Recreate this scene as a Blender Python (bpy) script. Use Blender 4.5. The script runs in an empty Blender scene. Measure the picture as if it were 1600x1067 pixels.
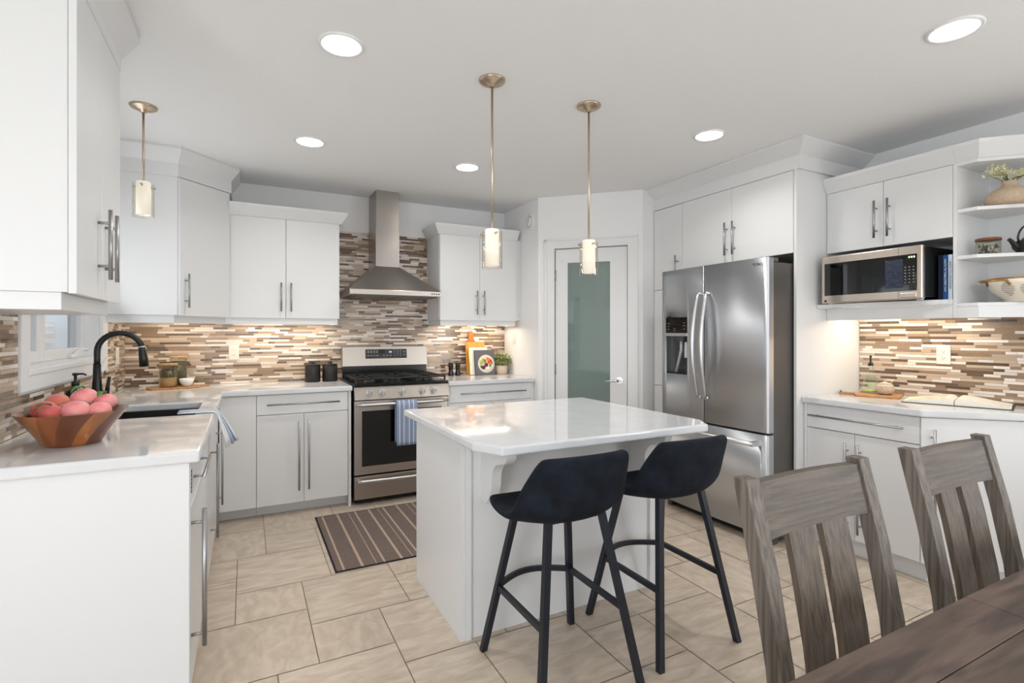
import bpy, bmesh, math, random
from mathutils import Vector, Matrix
R = math.radians
PI = math.pi
sc = bpy.context.scene
COL = sc.collection

# ------------------------------------------------------------------ camera, world, exposure
HC = 1.32
cam_d = bpy.data.cameras.new('camera')
cam = bpy.data.objects.new('camera', cam_d)
COL.objects.link(cam)
cam.location = (0, 0, HC)
cam.rotation_euler = (R(90), 0, -R(27.283))
cam_d.sensor_width = 36
cam_d.lens = 805.3 / 1600 * 36
cam_d.shift_y = -(533.5 - 520.6) / 1600
cam_d.clip_start = 0.02
sc.camera = cam
vs = sc.view_settings
vs.view_transform = 'Standard'
vs.look = 'None'
vs.gamma = 1
vs.use_curve_mapping = False
vs.exposure = 0.30

world = bpy.data.worlds.new('sky')
sc.world = world
world.use_nodes = True
wn = world.node_tree
bgn = wn.nodes['Background']
sky = wn.nodes.new('ShaderNodeTexSky')
sky.sky_type = 'HOSEK_WILKIE'
sky.turbidity = 7
sky.sun_direction = Vector((0.3, -0.6, 0.75)).normalized()
wn.links.new(sky.outputs[0], bgn.inputs[0])
bgn.inputs[1].default_value = 4.5


def lamp(name, kind, loc, rot, energy, color=(1, 1, 1), sx=1, sy=1, shape='RECTANGLE', spread=None):
    d = bpy.data.lights.new(name, kind)
    d.energy = energy
    d.color = color
    if kind == 'AREA':
        d.shape = shape
        d.size = sx
        if shape == 'RECTANGLE':
            d.size_y = sy
        if spread:
            d.spread = spread
    o = bpy.data.objects.new(name, d)
    o.location = loc
    o.rotation_euler = rot
    COL.objects.link(o)
    return o


# daylight at the dining and sink windows; the two side lamps are added fill
lamp('dining_daylight', 'AREA', (0.6, -2.54, 1.42), (PI / 2, 0, 0), 24, (0.92, 0.965, 1.0), 3.2, 1.3)
lamp('side_fill', 'AREA', (-2.44, -1.4, 1.25), (0, -PI / 2, 0), 62, (0.92, 0.962, 1.0), 1.5, 1.7)
lamp('far_side_fill', 'AREA', (3.72, -1.4, 1.25), (0, PI / 2, 0), 42, (0.92, 0.962, 1.0), 1.5, 1.7)
lamp('sink_daylight', 'AREA', (-0.86, 3.38, 1.64), (0, -PI / 2 - R(40), 0), 4.2, (0.93, 0.97, 1.0), 0.80, 1.05)

# ------------------------------------------------------------------ materials


def lin(c):
    if isinstance(c, (int, float)):
        c = (c, c, c)
    return tuple(((v / 255 / 12.92) if v / 255 <= .04045 else ((v / 255 + .055) / 1.055) ** 2.4) for v in c) + (1,)


MATS = {}


def mat(name, col, rough=.5, metal=0, spec=.5, coat=0, emit=None, estr=0, noise=None, bump=None, var=None, aniso=0, sheen=0, dist=0):
    """noise=(scale xyz, detail, amount): brightness grain; bump=(scale xyz, strength, distance)"""
    if name in MATS:
        return MATS[name]
    m = bpy.data.materials.new(name)
    m.use_nodes = True
    nt = m.node_tree
    b = nt.nodes['Principled BSDF']
    b.inputs['Base Color'].default_value = lin(col)
    b.inputs['Roughness'].default_value = rough
    b.inputs['Metallic'].default_value = metal
    b.inputs['Specular IOR Level'].default_value = spec
    b.inputs['Coat Weight'].default_value = coat
    b.inputs['Coat Roughness'].default_value = .05
    if sheen:
        b.inputs['Sheen Weight'].default_value = sheen
    if emit is not None:
        b.inputs['Emission Color'].default_value = lin(emit)
        b.inputs['Emission Strength'].default_value = estr

    def tex(scale, detail):
        tc = nt.nodes.new('ShaderNodeTexCoord')
        mp = nt.nodes.new('ShaderNodeMapping')
        mp.inputs['Scale'].default_value = scale
        nz = nt.nodes.new('ShaderNodeTexNoise')
        nz.inputs['Scale'].default_value = 1
        nz.inputs['Detail'].default_value = detail
        nt.links.new(tc.outputs['Object'], mp.inputs[0])
        nt.links.new(mp.outputs[0], nz.inputs[0])
        return nz
    if noise:
        scale, detail, c2 = noise[:3]
        nz = tex(scale, detail)
        nz.inputs['Distortion'].default_value = dist
        rp = nt.nodes.new('ShaderNodeValToRGB')
        lo, hi = (noise[3], noise[4]) if len(noise) > 3 else (.3, .7)
        rp.color_ramp.elements[0].position = lo
        rp.color_ramp.elements[1].position = hi
        rp.color_ramp.elements[0].color = lin(col)
        rp.color_ramp.elements[1].color = lin(c2)
        nt.links.new(nz.outputs[0], rp.inputs[0])
        out = rp.outputs[0]
        nt.links.new(out, b.inputs['Base Color'])
    if var:   # per-face tone attribute multiplies the colour (real tone differences between tiles)
        at = nt.nodes.new('ShaderNodeAttribute')
        at.attribute_name = 'tone'
        mx = nt.nodes.new('ShaderNodeMix')
        mx.data_type = 'RGBA'
        mx.blend_type = 'MULTIPLY'
        mx.inputs[0].default_value = 1
        if noise:
            nt.links.new(out, mx.inputs[6])
        else:
            mx.inputs[6].default_value = lin(col)
        nt.links.new(at.outputs['Color'], mx.inputs[7])
        nt.links.new(mx.outputs[2], b.inputs['Base Color'])
    if bump:
        scale, st, dist = bump
        nz = tex(scale, 6)
        bp = nt.nodes.new('ShaderNodeBump')
        bp.inputs['Strength'].default_value = st
        bp.inputs['Distance'].default_value = dist
        nt.links.new(nz.outputs[0], bp.inputs['Height'])
        nt.links.new(bp.outputs[0], b.inputs['Normal'])
    MATS[name] = m
    return m


def steel(name, col, rough, scale, amt=.12, bst=.1, aniso=0):
    m = mat(name, col, rough, 1)
    nt = m.node_tree
    b = nt.nodes['Principled BSDF']
    tc = nt.nodes.new('ShaderNodeTexCoord')
    mp = nt.nodes.new('ShaderNodeMapping')
    mp.inputs['Scale'].default_value = scale
    nz = nt.nodes.new('ShaderNodeTexNoise')
    nz.inputs['Scale'].default_value = 1
    nz.inputs['Detail'].default_value = 3
    mr = nt.nodes.new('ShaderNodeMapRange')
    mr.inputs['To Min'].default_value = rough - amt / 2
    mr.inputs['To Max'].default_value = rough + amt / 2
    bp = nt.nodes.new('ShaderNodeBump')
    bp.inputs['Strength'].default_value = bst
    bp.inputs['Distance'].default_value = .002
    b.inputs['Anisotropic'].default_value = aniso
    b.inputs['Anisotropic Rotation'].default_value = .25
    nt.links.new(tc.outputs['Object'], mp.inputs[0])
    nt.links.new(mp.outputs[0], nz.inputs[0])
    nt.links.new(nz.outputs[0], mr.inputs[0])
    nt.links.new(mr.outputs[0], b.inputs['Roughness'])
    nt.links.new(nz.outputs[0], bp.inputs['Height'])
    nt.links.new(bp.outputs[0], b.inputs['Normal'])
    return m


def thin_glass(name, tint=(255, 255, 255), rough=0.0, gl=1.45):
    m = bpy.data.materials.new(name)
    m.use_nodes = True
    nt = m.node_tree
    nt.nodes.remove(nt.nodes['Principled BSDF'])
    o = nt.nodes['Material Output']
    tr = nt.nodes.new('ShaderNodeBsdfTransparent')
    tr.inputs[0].default_value = lin(tint)
    g = nt.nodes.new('ShaderNodeBsdfGlossy')
    g.inputs['Roughness'].default_value = rough
    lw = nt.nodes.new('ShaderNodeLayerWeight')
    lw.inputs['Blend'].default_value = .5
    pw_ = nt.nodes.new('ShaderNodeMath')
    pw_.operation = 'POWER'
    pw_.inputs[1].default_value = 4
    nt.links.new(lw.outputs['Facing'], pw_.inputs[0])
    fr = nt.nodes.new('ShaderNodeMapRange')
    fr.inputs['To Min'].default_value = .04
    fr.inputs['To Max'].default_value = .75
    nt.links.new(pw_.outputs[0], fr.inputs['Value'])
    mx = nt.nodes.new('ShaderNodeMixShader')
    nt.links.new(fr.outputs[0], mx.inputs[0])
    nt.links.new(tr.outputs[0], mx.inputs[1])
    nt.links.new(g.outputs[0], mx.inputs[2])
    nt.links.new(mx.outputs[0], o.inputs[0])
    return m


def emission(name, col, s):
    return mat(name, (255, 255, 255), .5, emit=col, estr=s)


WALL = mat('wall_paint', (238, 237, 237), .7)
CEIL = mat('ceiling_stipple', (241, 241, 241), .8, bump=((140, 140, 140), .35, .004))
CAB = mat('white_lacquer', (226, 226, 226), .32)
DOORM = mat('white_door_paint', (229, 229, 229), .4)
TRIM = mat('white_trim_paint', (231, 231, 231), .45)
QUARTZ = mat('white_quartz', (215, 216, 218), .05, noise=((9, 9, 9), 5, (222, 223, 225)), spec=.6)
STEEL_V = steel('brushed_steel_vertical', (202, 205, 210), .36, (420, 420, 1.0), .05, .0, .85)
STEEL_H = steel('brushed_steel_horizontal', (186, 178, 170), .3, (1.0, 420, 420), .05, .0, .6)
STEEL_HY = steel('brushed_steel_sideways', (198, 186, 174), .3, (420, 1.0, 420), .05, .0, .6)
STEEL_D = steel('brushed_hood_steel', (160, 154, 149), .3, (1.0, 420, 420), .05, .0, .6)
CHROME = mat('satin_bar_metal', (214, 214, 215), .3, 1)
NICKEL = mat('satin_nickel_handle', (168, 168, 169), .36, 1)
BRASSN = mat('champagne_nickel', (200, 182, 160), .3, 1)
BLACKM = mat('matt_black', (16, 16, 17), .38)
BLACKG = mat('black_glass', (6, 6, 7), .05, spec=.6)
BLACKE = mat('black_enamel', (8, 8, 9), .16)
IRON = mat('cast_iron', (20, 20, 20), .5)
DARKGAP = mat('dark_gap', (24, 22, 21), .8)
GREYSIDE = mat('grey_fridge_side', (92, 88, 84), .4, .3)
GRID = {}


# ------------------------------------------------------------------ mesh builder
class MB:
    def __init__(s):
        s.bm = bmesh.new()
        s.tone = None

    def _mi(s, faces, mi):
        for f in faces:
            f.material_index = mi

    def quad(s, pts, mi=0):
        f = s.bm.faces.new([s.bm.verts.new(p) for p in pts])
        f.material_index = mi
        return f

    def box(s, x0, x1, y0, y1, z0, z1, bev=0, mi=0, seg=2, mtx=None):
        x0, x1 = min(x0, x1), max(x0, x1)
        y0, y1 = min(y0, y1), max(y0, y1)
        z0, z1 = min(z0, z1), max(z0, z1)
        v = [s.bm.verts.new((x, y, z)) for x in (x0, x1) for y in (y0, y1) for z in (z0, z1)]
        q = [(0, 1, 3, 2), (4, 6, 7, 5), (0, 4, 5, 1), (2, 3, 7, 6), (0, 2, 6, 4), (1, 5, 7, 3)]
        fs = [s.bm.faces.new([v[i] for i in a]) for a in q]
        s._mi(fs, mi)
        if bev:
            es = list({e for f in fs for e in f.edges})
            r = bmesh.ops.bevel(s.bm, geom=es, offset=bev, segments=seg, affect='EDGES', profile=.5)
            v = list({vv for f in r['faces'] for vv in f.verts} | {vv for vv in v if vv.is_valid})
            s._mi(r['faces'], mi)
        if mtx is not None:
            for vv in v:
                if vv.is_valid:
                    vv.co = mtx @ vv.co
        return s

    def prism(s, poly, z0, z1, bev=0, mi=0, mtx=None, seg=2):
        """poly: list of (a,b), extruded along the third axis; mtx maps (a,b,h) to the world"""
        a = sum(poly[i][0] * poly[(i + 1) % len(poly)][1] - poly[(i + 1) % len(poly)][0] * poly[i][1] for i in range(len(poly)))
        if a < 0:
            poly = poly[::-1]
        lo = [s.bm.verts.new((p[0], p[1], z0)) for p in poly]
        hi = [s.bm.verts.new((p[0], p[1], z1)) for p in poly]
        fs = [s.bm.faces.new(lo[::-1]), s.bm.faces.new(hi)]
        n = len(poly)
        for i in range(n):
            j = (i + 1) % n
            fs.append(s.bm.faces.new((lo[i], lo[j], hi[j], hi[i])))
        s._mi(fs, mi)
        vs_ = lo + hi
        if bev:
            es = list({e for f in fs[:2] for e in f.edges})
            r = bmesh.ops.bevel(s.bm, geom=es, offset=bev, segments=seg, affect='EDGES', profile=.5)
            s._mi(r['faces'], mi)
            vs_ = list({v for f in r['faces'] for v in f.verts} | {v for v in vs_ if v.is_valid})
        if mtx is not None:
            for v in vs_:
                v.co = mtx @ v.co
        return s

    def tube(s, pts, r, n=10, mi=0, cap=True, smooth=True):
        pts = [Vector(p) for p in pts]
        rr = r if isinstance(r, (list, tuple)) else [r] * len(pts)
        rings = []
        prev = None
        for i, p in enumerate(pts):
            if i == 0:
                t = pts[1] - p
            elif i == len(pts) - 1:
                t = p - pts[i - 1]
            else:
                t = (pts[i + 1] - p).normalized() + (p - pts[i - 1]).normalized()
            t.normalize()
            if prev is None:
                a = Vector((0, 0, 1)) if abs(t.z) < .9 else Vector((1, 0, 0))
                u = t.cross(a).normalized()
            else:
                u = (prev - t * prev.dot(t)).normalized()
            prev = u
            w = t.cross(u)
            rings.append([s.bm.verts.new(p + (u * math.cos(2 * PI * k / n) + w * math.sin(2 * PI * k / n)) * rr[i]) for k in range(n)])
        fs = []
        for a, b in zip(rings, rings[1:]):
            for k in range(n):
                f = s.bm.faces.new((a[k], a[(k + 1) % n], b[(k + 1) % n], b[k]))
                f.smooth = smooth
                fs.append(f)
        if cap:
            fs.append(s.bm.faces.new(rings[0][::-1]))
            fs.append(s.bm.faces.new(rings[-1]))
        s._mi(fs, mi)
        return s

    def bar(s, p, q, w, h, up=(0, 0, 1), mi=0, bev=0):
        """rectangular bar from p to q, w across, h along 'up'"""
        p, q = Vector(p), Vector(q)
        t = (q - p)
        L = t.length
        t.normalize()
        u = Vector(up)
        sd = t.cross(u).normalized()
        u = sd.cross(t)
        m = Matrix((sd, u, t)).transposed().to_4x4()
        m.translation = p
        s.box(-w / 2, w / 2, -h / 2, h / 2, 0, L, bev, mi, mtx=m)
        return s

    def lathe(s, prof, c=(0, 0, 0), n=28, mi=0, smooth=True, mtx=None, mif=None, twist=0):
        rings = []
        new = []
        for r, z in prof:
            if r < 1e-6:
                v = s.bm.verts.new((c[0], c[1], c[2] + z))
                rings.append([v])
                new.append(v)
            else:
                ring = [s.bm.verts.new((c[0] + r * math.cos(2 * PI * k / n + twist * z), c[1] + r * math.sin(2 * PI * k / n + twist * z), c[2] + z)) for k in range(n)]
                rings.append(ring)
                new += ring
        for i, (a, b) in enumerate(zip(rings, rings[1:])):
            for k in range(n):
                k2 = (k + 1) % n
                if len(a) == 1 and len(b) == 1:
                    continue
                if len(a) == 1:
                    f = s.bm.faces.new((a[0], b[k2], b[k]))
                elif len(b) == 1:
                    f = s.bm.faces.new((a[k], a[k2], b[0]))
                else:
                    f = s.bm.faces.new((a[k], a[k2], b[k2], b[k]))
                f.smooth = smooth
                f.material_index = mif(k, i) if mif else mi
        if mtx is not None:
            for v in new:
                v.co = mtx @ v.co
        return s

    def ball(s, c, r, sub=2, sc3=(1, 1, 1), mi=0, mtx=None):
        m = Matrix.Translation(c) @ (mtx or Matrix()) @ Matrix.Diagonal((*sc3, 1))
        q = bmesh.ops.create_icosphere(s.bm, subdivisions=sub, radius=r, matrix=m)
        for f in {f for v in q['verts'] for f in v.link_faces}:
            f.smooth = True
            f.material_index = mi
        return s

    def sweep(s, path, prof, mi=0):
        """path of (x,y) with the outside to its right; prof: closed polygon of (out, z)"""
        P = [Vector(p) for p in path]
        rings = []
        for i, p in enumerate(P):
            def nrm(a, b):
                d = (b - a).normalized()
                return Vector((d.y, -d.x))
            if i == 0:
                nn = nrm(P[0], P[1])
            elif i == len(P) - 1:
                nn = nrm(P[-2], P[-1])
            else:
                a, b = nrm(P[i - 1], p), nrm(p, P[i + 1])
                nn = (a + b)
                nn = nn / (1 + a.dot(b))
            rings.append([s.bm.verts.new((p.x + nn.x * o, p.y + nn.y * o, z)) for o, z in prof])
        n = len(prof)
        fs = []
        for a, b in zip(rings, rings[1:]):
            for k in range(n):
                fs.append(s.bm.faces.new((a[k], a[(k + 1) % n], b[(k + 1) % n], b[k])))
        fs.append(s.bm.faces.new(rings[0]))
        fs.append(s.bm.faces.new(rings[-1][::-1]))
        s._mi(fs, mi)
        return s

    def cells(s, xs, ys, keep, z0, z1, mtx=None, zf=None, mi=0):
        """slab of grid cells (shared verts, sides only at the boundary)"""
        V = {}

        def v(i, j, k):
            if (i, j, k) not in V:
                z = (z0, z1)[k]
                if zf and k == 1:
                    z = zf(xs[i], ys[j])
                co = Vector((xs[i], ys[j], z))
                V[(i, j, k)] = s.bm.verts.new(mtx @ co if mtx is not None else co)
            return V[(i, j, k)]
        ks = {(i, j) for i in range(len(xs) - 1) for j in range(len(ys) - 1) if keep((xs[i] + xs[i + 1]) / 2, (ys[j] + ys[j + 1]) / 2)}
        fs = []
        for i, j in ks:
            fs.append(s.bm.faces.new((v(i, j, 1), v(i + 1, j, 1), v(i + 1, j + 1, 1), v(i, j + 1, 1))))
            fs.append(s.bm.faces.new((v(i, j, 0), v(i, j + 1, 0), v(i + 1, j + 1, 0), v(i + 1, j, 0))))
            for (di, dj, a, b) in ((-1, 0, (0, 1), (0, 0)), (1, 0, (1, 0), (1, 1)), (0, -1, (0, 0), (1, 0)), (0, 1, (1, 1), (0, 1))):
                if (i + di, j + dj) not in ks:
                    A, B = (i + a[0], j + a[1]), (i + b[0], j + b[1])
                    fs.append(s.bm.faces.new((v(*A, 0), v(*B, 0), v(*B, 1), v(*A, 1))))
        s._mi(fs, mi)
        return s


WORLD = {}


def mesh_obj(name, mb, mats, parent=None, label=None, local=False, smooth_angle=None, loc=None):
    """link the builder as one mesh; coordinates given in the world unless local"""
    bmesh.ops.recalc_face_normals(mb.bm, faces=mb.bm.faces) if not getattr(mb, 'keepn', False) else None
    me = bpy.data.meshes.new(name)
    mb.bm.to_mesh(me)
    mb.bm.free()
    for m in (mats if isinstance(mats, (list, tuple)) else [mats]):
        me.materials.append(m)
    o = bpy.data.objects.new(name, me)
    COL.objects.link(o)
    if parent is not None:
        if not local:
            me.transform(WORLD.get(parent.name, Matrix()).inverted())
        o.parent = parent
        WORLD[o.name] = WORLD.get(parent.name, Matrix())
    else:
        m = Matrix()
        if loc is not None:
            m = Matrix.Translation(loc)
            if not local:
                me.transform(m.inverted())
            o.matrix_world = m
        WORLD[o.name] = m
    if label:
        o['label'] = label
    return o


def thing(name, label, cat, loc=(0, 0, 0), rz=0, group=None):
    o = bpy.data.objects.new(name, None)
    o.empty_display_size = .05
    COL.objects.link(o)
    o.location = loc
    o.rotation_euler = (0, 0, rz)
    o['label'] = label
    o['category'] = cat
    if group:
        o['group'] = group
    WORLD[o.name] = Matrix.Translation(loc) @ Matrix.Rotation(rz, 4, 'Z')
    return o


def tag(o, label, cat, group=None, kind=None):
    o['label'] = label
    o['category'] = cat
    if group:
        o['group'] = group
    if kind:
        o['kind'] = kind
    return o


def struct(name, mb, m, label, cat, parent=None):
    o = mesh_obj(name, mb, m, parent)
    return tag(o, label, cat, kind='structure')


def copy_tree(o, parent=None):
    c = o.copy()
    COL.objects.link(c)
    if parent is not None:
        c.parent = parent
    for ch in [k for k in COL.objects if k.parent == o]:
        copy_tree(ch, c)
    return c


FRONT_Y = Matrix(((1, 0, 0, 0), (0, 0, -1, 0), (0, 1, 0, 0), (0, 0, 0, 1)))   # (a,b,h) -> x=a, z=b, y=-h


def bar_pull(name, parent, p0, p1, out, r=.0065, stand=.034, inset=.045, m=None):
    """bar handle between p0 and p1 (points on the door face), 'out' = outward unit vector"""
    p0, p1, out = Vector(p0), Vector(p1), Vector(out)
    mb = MB()
    d = (p1 - p0).normalized()
    mb.tube([p0 + out * stand, p1 + out * stand], r, 10)
    for q in (p0 + d * inset, p1 - d * inset):
        mb.tube([q - out * .001, q + out * stand], r * .75, 8)
    return mesh_obj(name, mb, m or NICKEL, parent)


def text_mesh(name, body, size, mtx, m, parent, extrude=.0006, align='CENTER'):
    cu = bpy.data.curves.new(name + '_curve', 'FONT')
    cu.body = body
    cu.size = size
    cu.extrude = extrude
    cu.align_x = align
    cu.align_y = 'CENTER'
    cu.resolution_u = 2
    to = bpy.data.objects.new(name + '_tmp', cu)
    COL.objects.link(to)
    dg = bpy.context.evaluated_depsgraph_get()
    me = bpy.data.meshes.new_from_object(to.evaluated_get(dg))
    COL.objects.unlink(to)
    bpy.data.objects.remove(to)
    me.transform(mtx)
    me.materials.clear()
    me.materials.append(m)
    if parent is not None:
        me.transform(WORLD.get(parent.name, Matrix()).inverted())
    o = bpy.data.objects.new(name, me)
    COL.objects.link(o)
    o.parent = parent
    return o


def axes(origin, xa, ya):
    xa, ya = Vector(xa).normalized(), Vector(ya).normalized()
    za = xa.cross(ya)
    m = Matrix((xa, ya, za)).transposed().to_4x4()
    m.translation = origin
    return m


# ------------------------------------------------------------------ room shell
B, L, RW, C = 4.68, -.80, 3.78, 2.53
DX, DY = -2.5, -2.6        # dining area: left wall, wall behind the camera
rnd = random.Random(7)


def wall_y(name, y0, y1, x0, x1, holes, label, m=WALL, z1=C):
    """wall running along x; holes: (x0,x1,z0,z1)"""
    xs = sorted({x0, x1, *[h[0] for h in holes], *[h[1] for h in holes]})
    zs = sorted({0, z1, *[h[2] for h in holes], *[h[3] for h in holes]})
    mb = MB().cells(xs, zs, lambda a, b: not any(h[0] < a < h[1] and h[2] < b < h[3] for h in holes), -y1, -y0, FRONT_Y)
    return struct(name, mb, m, label, 'wall')


def wall_x(name, x0, x1, y0, y1, holes, label, m=WALL, z1=C):
    """wall running along y; holes: (y0,y1,z0,z1)"""
    ys = sorted({y0, y1, *[h[0] for h in holes], *[h[1] for h in holes]})
    zs = sorted({0, z1, *[h[2] for h in holes], *[h[3] for h in holes]})
    M_ = Matrix(((0, 0, 1, 0), (1, 0, 0, 0), (0, 1, 0, 0), (0, 0, 0, 1)))
    mb = MB().cells(ys, zs, lambda a, b: not any(h[0] < a < h[1] and h[2] < b < h[3] for h in holes), x0, x1, M_)
    return struct(name, mb, m, label, 'wall')


WIN = (2.76, 3.97, 1.17, 2.12)
wall_y('wall_back', B, B + .15, L - .15, RW + .15, [], 'white kitchen wall behind the range hood and back cabinets')
wall_x('wall_left', L - .15, L, 2.0, B, [WIN], 'white wall with the sink window on the left')
wall_x('wall_right', RW, RW + .15, DY, B, [(-2.25, -.55, .5, 2.0)], 'white wall behind the refrigerator and open shelves')
wall_y('wall_dining_left', 1.90, 2.0, DX, L - .15, [], 'white wall stub between kitchen and dining area')
PAT = (.2, 1.75, .03, 2.07)
SW = (-2.25, -.55, .5, 2.0)  # side window opening, added for fill light
wall_x('wall_dining_side', DX - .15, DX, DY, 2.0, [PAT, SW], 'white dining wall with the patio door and an added side window')
DW = (-1.1, 2.3, .75, 2.1)
wall_y('wall_near', DY - .15, DY, DX - .15, RW + .15, [DW], 'white wall with the wide dining window behind the camera')
struct('ceiling', MB().box(DX - .15, RW + .15, DY - .15, B + .15, C, C + .12), CEIL, 'white stippled ceiling with recessed lights', 'ceiling')

# pantry
PA, PB = Vector((2.325, 3.995)), Vector((2.968, 3.353))
wall_x('wall_pantry_side', 2.325, 2.42, 3.995, B, [], 'short white pantry wall beside the back counter')
wall_y('wall_pantry_return', 3.353, 3.45, 2.968, RW, [], 'white pantry wall beside the tall cabinet')
dd = (PB - PA).normalized()
PL = (PB - PA).length
pn = Vector((dd.y, -dd.x))          # faces the kitchen
if pn.dot(-PA) < 0:
    pn = -pn
PM = axes((PA.x, PA.y, 0), (dd.x, dd.y, 0), (0, 0, 1))   # a along, b up, h = towards the viewer
if PM.to_3x3().col[2].dot(Vector((pn.x, pn.y, 0))) < 0:
    PSG = -1
else:
    PSG = 1
DA0, DA1, DZ = .150, .785, 2.068    # door opening along the diagonal
mb = MB().cells([0, DA0, DA1, PL], [0, DZ, C], lambda a, b: not (DA0 < a < DA1 and b < DZ), -.09 * PSG, 0, PM)
struct('wall_pantry_diagonal', mb, WALL, 'white diagonal wall around the pantry door', 'wall')
# door
door = thing('door_1', 'white pantry door with a tall frosted glass panel', 'door', (PA.x, PA.y, 0))
door['kind'] = 'structure'
a0, a1 = DA0 + .006, DA1 - .006
g0, g1, gz0, gz1 = DA0 + .115, DA1 - .150, .24, 1.94
mb = MB().cells([a0, g0, g1, a1], [.01, gz0, gz1, DZ - .006], lambda a, b: not (g0 < a < g1 and gz0 < b < gz1), -.05 * PSG, -.012 * PSG, PM)
mesh_obj('door_leaf', mb, DOORM, door)
FROST = mat('frosted_pane', (116, 133, 128), .02, spec=.9)
mesh_obj('glass_panel', MB().cells([g0 - .008, g1 + .008], [gz0 - .008, gz1 + .008], lambda a, b: True, -.036 * PSG, -.026 * PSG, PM), FROST, door, 'frosted grey green glass')


def pp(a, h, z):
    v = PM @ Vector((a, 0, h * PSG))
    return Vector((v.x, v.y, z))


mb = MB()
hz = .915
mb.tube([pp(a1 - .065, -.012, hz), pp(a1 - .065, -.004, hz)], .031, 20)
mb.tube([pp(a1 - .065, -.006, hz), pp(a1 - .065, .045, hz)], .012, 12)
mb.tube([pp(a1 - .065, .042, hz), pp(a1 - .10, .050, hz + .002), pp(a1 - .14, .05, hz - .002), pp(a1 - .185, .044, hz - .006)], [.012, .010, .008, .006], 10)
mesh_obj('handle', mb, CHROME, door, 'satin lever handle')
for zz in (1.83, 1.0, .2):
    mesh_obj('hinge', MB().tube([pp(a0 - .002, -.004, zz - .045), pp(a0 - .002, -.004, zz + .045)], .007, 8), NICKEL, door)
# casing
mb = MB()
cw = .085
for (aa, bb, z0, z1) in ((DA0 - cw, DA0, 0, DZ + cw), (DA1, DA1 + cw, 0, DZ + cw), (DA0, DA1, DZ, DZ + cw)):
    mb.prism([(aa, z0), (bb, z0), (bb, z1), (aa, z1)], -.002 * PSG, .014 * PSG, mtx=PM)
    e = .018
    if bb - aa < .2:
        oa, ob = (aa, aa + e) if aa < DA0 - .01 else (bb - e, bb)
        mb.prism([(oa, z0), (ob, z0), (ob, z1), (oa, z1)], .014 * PSG, .022 * PSG, mtx=PM)
mb.prism([(DA0 - cw, DZ + cw - .018), (DA1 + cw, DZ + cw - .018), (DA1 + cw, DZ + cw), (DA0 - cw, DZ + cw)], .014 * PSG, .022 * PSG, mtx=PM)
struct('trim_1', mb, TRIM, 'white moulded casing around the pantry door', 'door casing')

# floor tiles laid in a large and small square pattern, modelled as tiles over grout
GROUT = mat('tile_grout', (150, 128, 104), .8)
TILE = mat('beige_stone_tile', (212, 197, 180), .35, noise=((7, 24, 6), 12, (188, 171, 152), .34, .68), var=True, dist=.7)
TILE2 = mat('beige_stone_tile_crosswise', (211, 196, 179), .35, noise=((20, 9, 6), 12, (188, 171, 152), .34, .68), var=True, dist=.7)
mb = MB()
mb.keepn = True
tones = []
mb.quad([(DX, DY, -.003), (RW, DY, -.003), (RW, B, -.003), (DX, B, -.003)], 0)
tones.append(1)
ta, tb = .4585, .3060
v1, v2 = (tb, -ta), (ta, tb)
g = .0022


def clip_tile(x0, x1, y0, y1):
    x0, x1, y0, y1 = max(x0, DX), min(x1, RW), max(y0, DY), min(y1, B)
    if x1 - x0 < .01 or y1 - y0 < .01:
        return
    f = mb.quad([(x0, y0, 0), (x1, y0, 0), (x1, y1, 0), (x0, y1, 0)], rnd.choice((1, 1, 2)))
    tones.append(rnd.uniform(.94, 1.05))


for i in range(-24, 25):
    for j in range(-24, 25):
        ox, oy = -.045 + i * v1[0] + j * v2[0], 2.95 + i * v1[1] + j * v2[1]
        if DX - 1 < ox < RW + 1 and DY - 1 < oy < B + 1:
            clip_tile(ox + g, ox + ta - g, oy + g, oy + ta - g)             # large square
            clip_tile(ox + g, ox + tb - g, oy - tb + g, oy - g)             # small square hung below it
mb.quad([(DX, DY, -.08), (DX, B, -.08), (RW, B, -.08), (RW, DY, -.08)], 0)
tones.append(1)
fl = struct('floor', mb, [GROUT, TILE, TILE2], 'beige stone tile floor in large and small squares', 'floor')


def set_tone(o, tones):
    ca = o.data.color_attributes.new('tone', 'FLOAT_COLOR', 'CORNER')
    k = 0
    for p, t in zip(o.data.polygons, tones):
        for li in p.loop_indices:
            ca.data[li].color = (t, t, t, 1)


set_tone(fl, tones)

# ------------------------------------------------------------------ sink window
w = thing('window_1', 'white casement window above the sink', 'window', (L, (WIN[0] + WIN[1]) / 2, WIN[2]))
w['kind'] = 'structure'
mb = MB()
y0, y1, z0, z1 = WIN
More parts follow.
